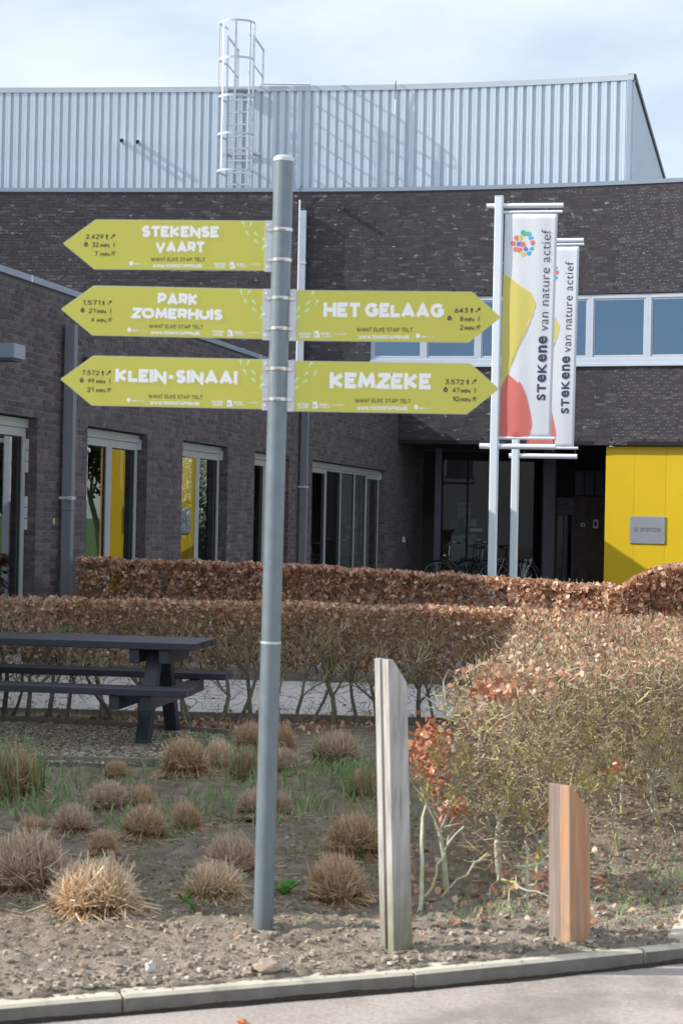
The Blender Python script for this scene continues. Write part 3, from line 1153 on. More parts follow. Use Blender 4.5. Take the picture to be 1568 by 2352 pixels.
# entrance recess under the brick band
mb = MB()
mb.slab([fp(.9, -.01, BZ0 - .004), fp(3, -.01, BZ0 - .004), fp(5.2, -.01, BZ0 - .004), Vector((6.0, 43, BZ0 - .004)), Vector((.9, 43, BZ0 - .004))], Vector((0, 0, .08)))
mb.slab([fp(5.21, -.01, BZ0 - .004), fp(X1, -.01, BZ0 - .004), fp(X1, -1.0, BZ0 - .004), fp(5.21, -1.0, BZ0 - .004)], Vector((0, 0, .08)))
mb.build('soffit', M['dark'], main)
mb = MB(); mb.lohi((1.0, 44.0, 0), (5.3, 44.2, 3.2))
mb.lohi((5.85, 38.9, 0), (5.9, 44, 3.13))
mb.build('recess_wall', M['dark'], main)
# right part: black cladding strips over a brown stone wall
YB = 41.0


def rx(x, y, Y): return at(x, y, Y).x


xb0, xb1 = rx(1317, 1200, YB), 5.66
ztop = at(1350, 1140, YB).z
mb = MB(); mb.lohi((xb0, YB, 0), (xb1, YB + .08, ztop)); mb.build('stone_panel', M['brown'], main)
mb = MB(); mb.lohi((xb0, YB + .06, ztop), (xb1, YB + .1, 3.13)); mb.build('upper_backing', M['dark'], main)
q = xb0
while q < xb1 - .05:
    mb = MB(); mb.lohi((q + .012, YB, ztop + .02), (min(q + .2, xb1), YB + .055, 2.72)); mb.build('cladding_panel', M['darkgrey'], main)
    q += .215
mb = MB(); mb.lohi((xb0, YB - .005, 2.74), (xb1, YB + .058, 3.13)); mb.build('fascia', M['dark'], main)
# columns
for (xa, xc, Y, mm) in ((996, 1012, 40.3, M['darkgrey']), (1246, 1274, 40.2, M['darkgrey'])):
    mb = MB(); mb.lohi((rx(xa, 1200, Y), Y, 0), (rx(xc, 1200, Y), Y + .2, 3.13)); bevel(mb.build('column', mm, main), .01)
# sliding door
da, db = rx(1275, 1200, YB) + .01, xb0 - .005
zt = at(1290, 1170, YB).z
df_ = MB()
df_.lohi((da, YB - .1, zt - .12), (db, YB + .0, zt + .02))
df_.lohi((da, YB - .04, 0), (da + .04, YB + .02, zt - .125)); df_.lohi((db - .04, YB - .04, 0), (db, YB + .02, zt - .125))
df_.lohi((da + .15, YB - .05, 0), (da + .18, YB + .01, zt - .125)); df_.lohi((da + .22, YB - .03, 0), (da + .25, YB + .01, zt - .125))
door = df_.build('door', M['darkgrey'], main)
mb = MB(); mb.lohi((da + .04, YB - .012, .02), (db - .04, YB - .004, zt - .13)); mb.build('pane', M['glassd'], door)
mb = MB(); mb.lohi((da, YB - .05, zt + .03), (db, YB, zt + .25)); mb.build('operator_box', M['darkgrey'], door)
mb = MB(); mb.lohi((da + .16, YB - .07, zt + .1), (da + .24, YB - .052, zt + .15)); mb.build('sensor', M['ink'], door)
mb = MB(); mb.lohi((da, YB + .02, 0), (db, YB + .08, 3.13)); mb.build('door_backing', M['dark'], main)
# glazed vestibule
ga, gb = rx(1014, 1200, 41.2), rx(1246, 1200, 41.2)
vest = MB()
n_ = 4
for q in range(n_ + 1):
    x = lerp(ga, gb, q / n_)
    vest.lohi((x - .02, 41.2, 0), (x + .02, 41.26, 2.9))
vest.lohi((ga, 41.195, 2.9), (gb, 41.265, 2.96))
vo = vest.build('vestibule_glazing', M['dark'], main)
for q in range(n_):
    a, b = lerp(ga, gb, q / n_) + .021, lerp(ga, gb, (q + 1) / n_) - .021
    mb = MB(); mb.lohi((a, 41.225, .02), (b, 41.233, 2.89)); mb.build('pane', M['glassd'], vo)
# papers stuck inside the glazing
def paper(name, x0, y0, x1, y1, m, Y=41.24, parent=vo):
    a, b = at(x0, y0, Y), at(x1, y1, Y)
    return MB().lohi((a.x, Y, b.z), (b.x, Y + .004, a.z)).build(name, m, parent)


paper('poster', 1051, 1155, 1079, 1190, M['post_or'])
paper('poster', 1033, 1192, 1050, 1216, M['post_bl'])
paper('poster', 1066, 1192, 1094, 1210, M['post_or'])
paper('poster', 1034, 1230, 1056, 1290, M['post_or'])
paper('poster', 1057, 1228, 1092, 1282, M['post_or'])
paper('poster', 1046, 1262, 1090, 1330, M['post_bl'], 41.246)
lightmat = mat('window_reflection_pale', (.5, .56, .58), .3)
paper('white_board', 1078, 1213, 1108, 1221, M['white'])
paper('white_board', 1082, 1237, 1104, 1243, M['white'])
paper('red_machine', 1132, 1215, 1148, 1290, M['redp'], 41.6)

# yellow panels
yx = [rx(1387.5, 1200, 37.75) - .035, rx(1452.5, 1200, 37.6) - .035, rx(1522.5, 1200, 37.45) - .035, 6.72]
for a, b in zip(yx, yx[1:]):
    mb = MB(); curve_slab(mb, a + .0012, b - .0012, -.16, -.12, 0, BZ0 - .02, 4)
    bevel(mb.build('yellow_panel', M['yellow'], main), .002)
mb = MB(); curve_slab(mb, yx[0] + .01, 6.72, -.5, -.165, 0, BZ0 - .03)
mb.build('panel_backing', M['dark'], main)
mb = MB()
a = fp(yx[0], -.17, 0)
mb.slab([a, Vector((a.x + .62, 41.3, 0)), Vector((a.x + .62, 41.3, BZ0 - .02)), Vector((a.x, a.y, BZ0 - .02))], Vector((.05, 0, 0)))
mb.build('panel_return', M['dark'], main)

# metal hall above, set one metre back
MZ0, MZ1 = 8.05, 10.56
XC = 5.29
hall = thing('metal_hall', (0, 40.2, MZ0), 'light blue grey ribbed metal upper hall rising behind the brick parapet', 'building')


def hp(X, p, z): return fp(X, p - 1.0, z)


mb = MB(); curve_slab(mb, -9.2, XC, -1.1, -1.04, MZ0, MZ1)
mb.build('back_sheet', M['cladback'], hall)
rib = MB()
hw, tw, dp = .066, .054, .038
Hh = MZ1 - MZ0
rib.slab([(-hw, 0, 0), (-tw, -dp, 0), (-.010, -dp, 0), (-.006, -dp + .003, 0), (.006, -dp + .003, 0), (.010, -dp, 0), (tw, -dp, 0), (hw, 0, 0)], Vector((0, 0, Hh)))
rm = rib.mesh('cladding_rib'); rm.materials.append(M['clad'])
X = XC - .13
k = 0
while X > -9.1:
    t_, n_ = fframe(X)
    o = link('cladding_rib', rm, None, hall)
    c = fp(X, -1.038, MZ0)
    o.location = c
    o.rotation_euler = (0, 0, math.atan2(t_.y, t_.x))
    X -= .1765
# corner trim and end wall
c0 = fp(XC, -1.0, MZ0)
c1 = c0 + Vector((.216, .976, 0)) * 14.0
mb = MB().box(c0 + Vector((-.02, .03, Hh / 2)), (.05, .04, Hh / 2)); mb.build('corner_trim', M['clad'], hall)
ed = (c1 - c0).normalized()
en = Vector((ed.y, -ed.x, 0))
mb = MB().box((c0 + c1) / 2 + en * .0 + Vector((0, 0, Hh / 2)), (7.0, .03, Hh / 2), (ed, en, Vector((0, 0, 1)))); mb.build('end_sheet', M['cladback'], hall)
for i in range(70):
    o = link('cladding_rib', rm, None, hall)
    o.location = c0 + ed * (.15 + i * .197) + en * .031
    o.rotation_euler = (0, 0, math.atan2(ed.y, ed.x))
mb = MB(); curve_slab(mb, -9.2, XC + .06, -1.2, -.985, MZ1 - .02, MZ1 + .09)
mb.build('roof_trim', M['alu2'], hall)
mb = MB().box((c0 + c1) / 2 + en * .03 + Vector((0, 0, Hh + .055)), (7.0, .08, .05), (ed, en, Vector((0, 0, 1)))); mb.build('side_roof_trim', M['darkgrey'], hall)
mb = MB()
mb.slab([fp(lerp(-9.2, XC - .1, q / 16), -1.2, MZ1 - .05) for q in range(17)] + [c1 + Vector((-.1, 0, Hh - .05)), Vector((-7, 54, MZ1 - .05))], Vector((0, 0, -.05)))
mb.build('flat_roof', M['darkgrey'], hall)
# trim joints
for xj in (192, 706, 1284):
    P = at(xj, 203, 40.0)
    mb = MB(); curve_slab(mb, P.x - .006, P.x + .006, -1.0, -.982, MZ1 - .02, MZ1 + .092, 3); mb.build('trim_joint', M['cladback'], hall)
# two flue stubs
for (x, y) in ((286, 320), (323, 324)):
    P = at(x, y, 40.3)
    X = P.x - .16
    a = fp(X, -1.0, P.z); b = fp(X, -.80, P.z)
    t = thing('vent_pipe', a, ('left' if x < 300 else 'right') + ' one of two short white vent stubs on the metal cladding', 'vent pipe', 'vent stubs on the metal wall')
    MB().tube([a, b], .045, 16, False).build('pipe', M['tube'], t, True)
    MB().tube([a + (b - a) * .2, a + (b - a) * .96], .040, 16).build('bore', M['ink'], t, True)
# brick front stub
P = at(783.6, 476, 38.9)
a = fp(P.x, -.005, P.z); b = fp(P.x, .17, P.z)
t = thing('vent_pipe', a, 'short grey pipe stub poking from the brick wall under the parapet', 'vent pipe')
MB().tube([a, b], .046, 16, False).build('pipe', M['galv'], t, True)
MB().tube([a + (b - a) * .2, a + (b - a) * .97], .040, 16).build('bore', M['ink'], t, True)
# lightning conductor tube on the metal wall
P = at(907, 240, 40.1) - Vector((.17, 0, 0))
t = thing('conductor_tube', fp(P.x, -.95, MZ0), 'thin white vertical tube on the ribbed metal wall', 'conductor')
MB().tube([fp(P.x, -.93, MZ0), fp(P.x, -.93, 10.32)], .021, 10).build('tube', M['tube'], t, True)
MB().tube([fp(P.x, -.93, 10.3), fp(P.x, -.91, 10.68), fp(P.x, -.99, 10.72)], .009, 8).build('wire', M['ink'], t, True)
# white tube and short downpipe on the brick front
P = at(686, 620, 39.0)
t = thing('conductor_tube', fp(P.x, .03, 3.9), 'thin white vertical tube on the dark brick next to the short downpipe', 'conductor')
MB().tube([fp(P.x, .035, 3.9), fp(P.x, .035, 8.08)], .019, 10).build('tube', M['tube'], t, True)
MB().tube([fp(P.x, .035, 8.05), fp(P.x, .06, 8.3), fp(P.x + .02, .07, 8.37), fp(P.x + .05, .05, 8.34)], .007, 8).build('wire', M['ink'], t, True)
for z in (7.7, 6.6, 5.5, 4.4):
    a = fp(P.x, .02, z)
    MB().box(a, (.03, .03, .014)).build('clip', M['alub'], t)
P = at(696, 620, 39.0)
t = thing('downpipe', fp(P.x, .07, 3.9), 'short zinc square downpipe high on the brick hall behind the signpost', 'downpipe', 'square grey downpipes on the brick walls')
t_, n_ = fframe(P.x)
MB().box(fp(P.x, .095, 5.92), (.062, .055, 1.93), (t_, n_, Vector((0, 0, 1)))).build('upper_pipe', M['pipel'], t)
MB().box(fp(P.x, .09, 6.78), (.075, .068, .016), (t_, n_, Vector((0, 0, 1)))).build('pipe_clamp', M['alub'], t)
MB().box(fp(P.x, .02, 7.7), (.045, .03, .06), (t_, n_, Vector((0, 0, 1)))).build('outlet', M['ink'], t)
# low rail lying on the metal roof
a, b = at(600, 200, 42.2), at(712, 196, 42.2)
t = thing('roof_rail', a, 'low thin pale rail lying on the metal roof right of the ladder', 'rail')
MB().tube([a + Vector((0, 0, .07)), b + Vector((0, 0, .02))], .02, 8).build('rail', M['tube'], t, True)
MB().box(b + Vector((0, 0, -.05)), (.015, .015, .09)).build('foot', M['tube'], t)
MB().box(a + Vector((0, 0, -.05)), (.015, .015, .11)).build('foot', M['tube'], t)

# ------------------------------------------------------------------ cage ladder
XL = (at(518.6, 300, 40.0).x + at(577.9, 300, 40.0).x) / 2
t_, n_ = fframe(XL)
LO = fp(XL - .10, -.80, 0)
lad = thing('cage_ladder', (LO.x, LO.y, MZ0), 'galvanised roof ladder with hooped safety cage on the metal hall', 'ladder')
hwid = .275


def lp(a, p, z):
    """a across, p towards the camera"""
    return Vector((LO.x, LO.y, 0)) + t_ * a + n_ * p + Vector((0, 0, z))


AX = (t_, n_, Vector((0, 0, 1)))
z_of = lambda zy: at(548, (40 + zy / 5.347) * .9186, LO.y - .3).z
top = z_of(205)
for sgn in (-1, 1):
    MB().box(lp(sgn * hwid, 0, (8.1 + top) / 2), (.014, .032, (top - 8.1) / 2), AX).build('stringer', M['galv'], lad)
    # handrail over the roof edge
    mb = MB()
    mb.strip([lp(sgn * hwid, 0, top - .03), lp(sgn * hwid, -1.15, top - .03)], .05, .02, Vector((0, 0, 1)))
    mb.build('handrail', M['galv'], lad)
    MB().tube([lp(sgn * hwid, 0, top - .62), lp(sgn * hwid, -1.12, top - .62)], .014, 8).build('handrail', M['galv'], lad, True)
    MB().box(lp(sgn * hwid, -1.15, (10.5 + top) / 2 - .02), (.02, .02, (top - 10.5) / 2), AX).build('stanchion', M['galv'], lad)
for zy in (1080, 1247, 1412, 1573, 1738, 1900, 2062, 2222):
    MB().box(lp(0, .005, z_of(zy)), (hwid - .015, .02, .017), AX).build('rung', M['galv'], lad)
MB().box(lp(0, -.4, z_of(925)), (hwid + .02, .36, .014), AX).build('platform', M['galv'], lad)
zb = z_of(1785)
for sgn in (-1, 1):
    MB().box(lp(sgn * (hwid + .02), -.1, zb), (.02, .1, .02), AX).build('wall_bracket', M['galv'], lad)
MB().box(lp(.05, -.16, zb), (hwid + .15, .01, .03), AX).build('wall_bracket', M['galv'], lad)
R = .37
hoopz = [z_of(q) for q in (122, 610, 1110, 1612, 2100)]


def hoop_pts(z):
    return [lp(-hwid, 0, z)] + [lp(-R * math.cos(q * math.pi / 16), .42 + R * .88 * math.sin(q * math.pi / 16), z) for q in range(17)] + [lp(hwid, 0, z)]


for z in hoopz:
    MB().strip(hoop_pts(z), .045, .008, Vector((0, 0, 1))).build('cage_hoop', M['galv'], lad)
for q in (0, 4.5, 8.5, 13, 16):
    an = q * math.pi / 16
    a_, p_ = -R * math.cos(an), .42 + R * .88 * math.sin(an)
    dirv = (t_ * math.sin(an) + n_ * math.cos(an)).normalized()
    MB().box(lp(a_, p_, (hoopz[0] + hoopz[-1]) / 2), (.022, .005, (hoopz[0] - hoopz[-1]) / 2 + .02), (dirv, dirv.cross(Vector((0, 0, 1))), Vector((0, 0, 1)))).build('cage_bar', M['galv'], lad)
# ================================================================== SIGNPOST
PY = 7.35
GLY = {
 'A': (.92, [[(0, 0), (.5, 1), (1, 0)], [(.2, .27), (.8, .27)]]),
 'B': (.68, [[(0, 0), (0, 1), (.6, 1), (.88, .88), (.88, .64), (.6, .52), (0, .52)], [(.6, .52), (1, .4), (1, .12), (.66, 0), (0, 0)]]),
 'D': (.80, [[(0, 0), (0, 1), (.45, 1), (.85, .82), (1, .5), (.85, .18), (.45, 0), (0, 0)]]),
 'E': (.60, [[(1, 1), (0, 1), (0, 0), (1, 0)], [(0, .5), (.9, .5)]]),
 'F': (.58, [[(1, 1), (0, 1), (0, 0)], [(0, .5), (.9, .5)]]),
 'G': (.90, [[(.92, .82), (.72, .96), (.5, 1), (.22, .92), (.05, .7), (0, .5), (.05, .3), (.22, .08), (.5, 0), (.78, .06), (.97, .24), (.97, .47), (.55, .47)]]),
 'H': (.76, [[(0, 0), (0, 1)], [(1, 0), (1, 1)], [(0, .5), (1, .5)]]),
 'I': (.0, [[(.5, 0), (.5, 1)]]),
 'J': (.5, [[(1, 1), (1, .25), (.75, .02), (.3, 0), (0, .15)]]),
 'K': (.74, [[(0, 0), (0, 1)], [(1, 1), (.12, .48), (1, 0)]]),
 'L': (.56, [[(0, 1), (0, 0), (1, 0)]]),
 'M': (.98, [[(0, 0), (.12, 1), (.5, .25), (.88, 1), (1, 0)]]),
 'N': (.80, [[(0, 0), (0, 1), (1, 0), (1, 1)]]),
 'O': (.98, [[(.5 + .5 * math.sin(a * math.pi / 8), .5 + .5 * math.cos(a * math.pi / 8)) for a in range(17)]]),
 'P': (.64, [[(0, 0), (0, 1), (.65, 1), (.95, .87), (1, .7), (.95, .53), (.65, .4), (0, .4)]]),
 'R': (.68, [[(0, 0), (0, 1), (.65, 1), (.95, .87), (1, .71), (.95, .55), (.65, .42), (0, .42)], [(.5, .42), (1, 0)]]),
 'S': (.60, [[(.95, .86), (.7, 1), (.3, 1), (.06, .87), (.06, .66), (.28, .54), (.7, .46), (.95, .33), (.95, .13), (.68, 0), (.27, 0), (0, .15)]]),
 'T': (.66, [[(0, 1), (1, 1)], [(.5, 1), (.5, 0)]]),
 'U': (.76, [[(0, 1), (0, .35), (.14, .1), (.5, 0), (.86, .1), (1, .35), (1, 1)]]),
 'V': (.90, [[(0, 1), (.5, 0), (1, 1)]]),
 'W': (1.25, [[(0, 1), (.25, 0), (.5, .85), (.75, 0), (1, 1)]]),
 'Z': (.72, [[(0, 1), (1, 1), (0, 0), (1, 0)]]),
 '0': (.74, [[(.5 + .5 * math.sin(a * math.pi / 8), .5 + .5 * math.cos(a * math.pi / 8)) for a in range(17)]]),
 '1': (.30, [[(0, .85), (1, 1), (1, 0)]]),
 '2': (.62, [[(.03, .75), (.15, .93), (.5, 1), (.85, .93), (.95, .72), (.85, .52), (0, 0), (1, 0)]]),
 '3': (.58, [[(.05, 1), (.95, 1), (.45, .6), (.85, .52), (1, .3), (.85, .07), (.45, 0), (0, .13)]]),
 '4': (.68, [[(1, .25), (0, .25), (.72, 1), (.72, 0)]]),
 '5': (.60, [[(.92, 1), (.15, 1), (.06, .56), (.5, .63), (.9, .52), (1, .3), (.85, .07), (.45, 0), (0, .12)]]),
 '6': (.66, [[(.75, 1), (.15, .5), (0, .28), (.15, .07), (.5, 0), (.85, .07), (1, .28), (.85, .5), (.5, .57), (.15, .48)]]),
 '7': (.60, [[(0, 1), (1, 1), (.35, 0)]]),
 '8': (.62, [[(.5, .54), (.12, .64), (.08, .87), (.5, 1), (.92, .87), (.88, .64), (.5, .54), (.95, .4), (1, .14), (.5, 0), (0, .14), (.05, .4), (.5, .54)]]),
 '9': (.66, [[(.25, 0), (.85, .5), (1, .72), (.85, .93), (.5, 1), (.15, .93), (0, .72), (.15, .5), (.5, .43), (.85, .52)]]),
 '-': (.38, [[(0, .42), (1, .42)]]),
 '.': (.0, [[(.5, .0), (.5, .02)]]),
 '#': (.7, [[(.3, 0), (.4, 1)], [(.65, 0), (.75, 1)], [(0, .3), (1, .3)], [(0, .7), (1, .7)]]),
}


def ribbon(poly, w):
    """mitred outline of a stroke -> quads"""
    P = [Vector(p).to_2d() if len(p) > 2 else Vector(p) for p in poly]
    n = len(P)
    closed = n > 3 and (P[0] - P[-1]).length < 1e-6
    L_, R_ = [], []
    for i in range(n):
        if closed:
            a = P[(i - 1) % (n - 1)]; b = P[(i + 1) % (n - 1)]
            d0 = (P[i] - a).normalized(); d1 = (b - P[i]).normalized() if i < n - 1 else (P[1] - P[0]).normalized()
            if i == 0 or i == n - 1:
                d0 = (P[0] - P[n - 2]).normalized(); d1 = (P[1] - P[0]).normalized()
        else:
            d0 = (P[i] - P[i - 1]).normalized() if i > 0 else (P[1] - P[0]).normalized()
            d1 = (P[i + 1] - P[i]).normalized() if i < n - 1 else d0
        n0, n1 = Vector((-d0.y, d0.x)), Vector((-d1.y, d1.x))
        m_ = n0 + n1
        if m_.length < 1e-4: m_ = n0
        m_.normalize()
        k_ = min(1.9, 1 / max(.3, m_.dot(n0)))
        L_.append(P[i] + m_ * (w / 2 * k_)); R_.append(P[i] - m_ * (w / 2 * k_))
    return [(L_[i], R_[i], R_[i + 1], L_[i + 1]) for i in range(n - 1)]


def convex_bits(poly, w):
    P = [Vector((p[0], p[1])) for p in poly]
    n = len(P)
    closed = n > 3 and (P[0] - P[-1]).length < 1e-6
    res = []
    dirs = [(P[i + 1] - P[i]).normalized() for i in range(n - 1)]
    for i in range(n - 1):
        nn = Vector((-dirs[i].y, dirs[i].x)) * (w / 2)
        res.append([P[i] + nn, P[i] - nn, P[i + 1] - nn, P[i + 1] + nn])
    for i in range(0 if closed else 1, n - 1):
        d0, d1 = dirs[i - 1], dirs[i]
        cr_ = d0.x * d1.y - d0.y * d1.x
        if abs(cr_) < 1e-3: continue
        sgn = -1 if cr_ > 0 else 1
        n0 = Vector((-d0.y, d0.x)) * (sgn * w / 2); n1 = Vector((-d1.y, d1.x)) * (sgn * w / 2)
        m_ = (n0 + n1)
        if m_.length < 1e-5: continue
        m_.normalize()
        k_ = min(1.6, 1 / max(.3, m_.dot(n0.normalized())))
        res.append([P[i], P[i] + n0, P[i] + m_ * (w / 2 * k_), P[i] + n1])
    return res


def add_union(mb, quads, place):
    from mathutils.geometry import delaunay_2d_cdt
    V, Fc = [], []
    for qd in quads:
        ar = sum(qd[i].x * qd[(i + 1) % 4].y - qd[(i + 1) % 4].x * qd[i].y for i in range(4))
        q = list(qd) if ar > 0 else list(reversed(qd))
        n0 = len(V)
        V += [Vector((p.x, p.y)) for p in q]
        Fc.append([n0, n0 + 1, n0 + 2, n0 + 3])
    r = delaunay_2d_cdt(V, [], Fc, 0, 1e-5)
    b = len(mb.v)
    mb.v += [tuple(place(p)) for p in r[0]]
    mb.f += [tuple(b + i for i in f) for f, src in zip(r[2], r[5]) if len(src)]


def stroke_text(mb, text, box, weight, T, gap=.13, lift=0.0):
    """text in the box (u0,v0,u1,v1), v downwards; T maps (u, v, lift) to the world"""
    u0, v0, u1, v1 = box
    H = v1 - v0
    w = weight
    tot = 0
    for i, c in enumerate(text):
        tot += .3 if c == ' ' else GLY[c][0] * .92 + w * .75
        if i < len(text) - 1: tot += gap
    kx = (u1 - u0) / tot
    x = 0
    li = 0
    for c in text:
        if c == ' ':
            x += .3 + gap
            continue
        gw = GLY[c][0] * .92 + w * .75
        quads = []
        for st in GLY[c][1]:
            pts = []
            for (px, py) in st:
                X = x + w * .375 + px * GLY[c][0] * .92 if GLY[c][0] > 0 else x + w * .375
                Y = w / 2 + py * (1 - w)
                if c in 'AVMWN':           # flat cut ends reach the cap line
                    Y = w * .22 + py * (1 - w * .44) if py < .5 else w / 2 + py * (1 - w)
                pts.append((X, Y))
            if c in 'IHKLTEPRBDN14.FZ-' and len(st) == 2 and st[0][0] == st[1][0]:
                e = w / 2
                (ax_, ay), (bx, by) = pts
                lo, hi = min(ay, by), max(ay, by)
                if c != '.':
                    if c != 'T': lo = 0; hi = 1
                    else: lo, hi = 0, 1 - w
                else:
                    lo, hi = 0, w
                pts = [(ax_, lo), (bx, hi)]
            if c in 'EFLTZ':
                pts = [(X + w * .3 if abs(px_ - 1) < 1e-6 else (X - w * .3 if c == 'T' and px_ == 0 else X), Y) for (X, Y), (px_, _y) in zip(pts, st)]
            quads += convex_bits(pts, w)
        add_union(mb, quads, lambda p: T(u0 + p.x * kx, v1 - p.y * H, lift))
        x += gw + gap


def disc(mb, c, rx_, ry_, T, lift, n=18, rot=0):
    b = len(mb.v)
    for q in range(n):
        a = 2 * math.pi * q / n
        x, y = rx_ * math.cos(a), ry_ * math.sin(a)
        mb.v.append(tuple(T(c[0] + x * math.cos(rot) - y * math.sin(rot), c[1] + x * math.sin(rot) + y * math.cos(rot), lift)))
    mb.f.append(tuple(b + q for q in reversed(range(n))))


def poly(mb, pts, T, lift):
    b = len(mb.v)
    for p in pts: mb.v.append(tuple(T(p[0], p[1], lift)))
    mb.f.append(tuple(range(b, b + len(pts))))


BASE = at(604, 2152, PY); TOPP = at(652, 362, PY)
sp = thing('signpost', (BASE.x, BASE.y, 0), 'tall grey steel signpost with five lime green arrow boards on bare soil', 'signpost')
PD = (TOPP - BASE).normalized()


def pp(y):
    """axis point of the post at the height seen at y in the photograph"""
    t_ = (2152 - y) / (2152 - 362)
    return BASE.lerp(TOPP, t_)


seam = pp(1476)
MB().tube([BASE - PD * .1, BASE + PD * .002, seam], .0385, 40).build('lower_tube', M['pole'], sp, True)
MB().tube([seam + PD * .001, TOPP - PD * .012], .0372, 40).build('upper_tube', M['pole'], sp, True)
MB().tube([seam - PD * .004, seam + PD * .004], .0395, 40).build('tube_collar', M['alub'], sp, True)
MB().tube([TOPP - PD * .016, TOPP - PD * .010, TOPP - PD * .002, TOPP + PD * .006], [.0392, .0402, .0395, .030], 40).build('cap', M['alub'], sp, True)
for y in (528.7, 598.3, 686, 755.5, 848, 917.8):
    c = pp(y)
    cl = MB().tube([c - PD * .0065, c + PD * .0065], .0402, 40, False)
    o = cl.build('clamp_band', M['steel'], sp, True)
    for sx in (-1, 1):
        if sx == 1 and y < 650:
            continue
        MB().box(c + Vector((sx * .045, -.004, 0)), (.012, .007, .0065)).build('clamp_lug', M['steel'], o)
    MB().tube([c + Vector((-.012, -.042, 0)), c + Vector((.014, -.0425, 0))], .005, 8).build('clamp_screw', M['steel'], o, True)

KL, KR = .9186 / 2.703, .9186 / 2.529


def frame_T(x0, y0, k, slope):
    ax_ = Vector((1, slope)); dn = Vector((-.019, 1))

    def T(u, v, lift):
        x = x0 + k * (u * ax_.x + v * dn.x)
        y = y0 + k * (u * ax_.y + v * dn.y)
        return at(x, y, PY - lift)
    return T


def feet(mb, u, v, T, s=1.0, m=False):
    for (cx, cy, r) in ((u, v + 12, 0), (u + 40, v + 14, .75)):
        disc(mb, (cx + (6 * s if r else 0), cy - (6 if r else 0)), 7, 12, T, .0022, 12, r)
        disc(mb, (cx - (9 if r else 0), cy + (10 if r else 16)), 5, 6, T, .0023, 10)


def runner(mb, u, v, T):
    for li, st in enumerate(([(16, 4), (14, 14)], [(20, 0), (22, 4)], [(14, 14), (22, 22), (18, 32)], [(14, 14), (8, 24), (-4, 28)], [(16, 6), (26, 12), (32, 8)], [(16, 6), (6, 10), (2, 16)])):
        for qd in ribbon([(u + a, -(v + b)) for a, b in st], 3.6):
            b = len(mb.v)
            for p in qd: mb.v.append(tuple(T(p.x, -p.y, .0020 + li * .00006)))
            mb.f.append((b, b + 1, b + 2, b + 3))


def walker(mb, u, v, T):
    disc(mb, (u + 5, v + 4), 3, 3.5, T, .0021, 8)
    poly(mb, [(u + 2, v + 8), (u + 2, v + 22), (u + 4, v + 35), (u + 7, v + 35), (u + 8, v + 22), (u + 8, v + 8)], T, .0020)


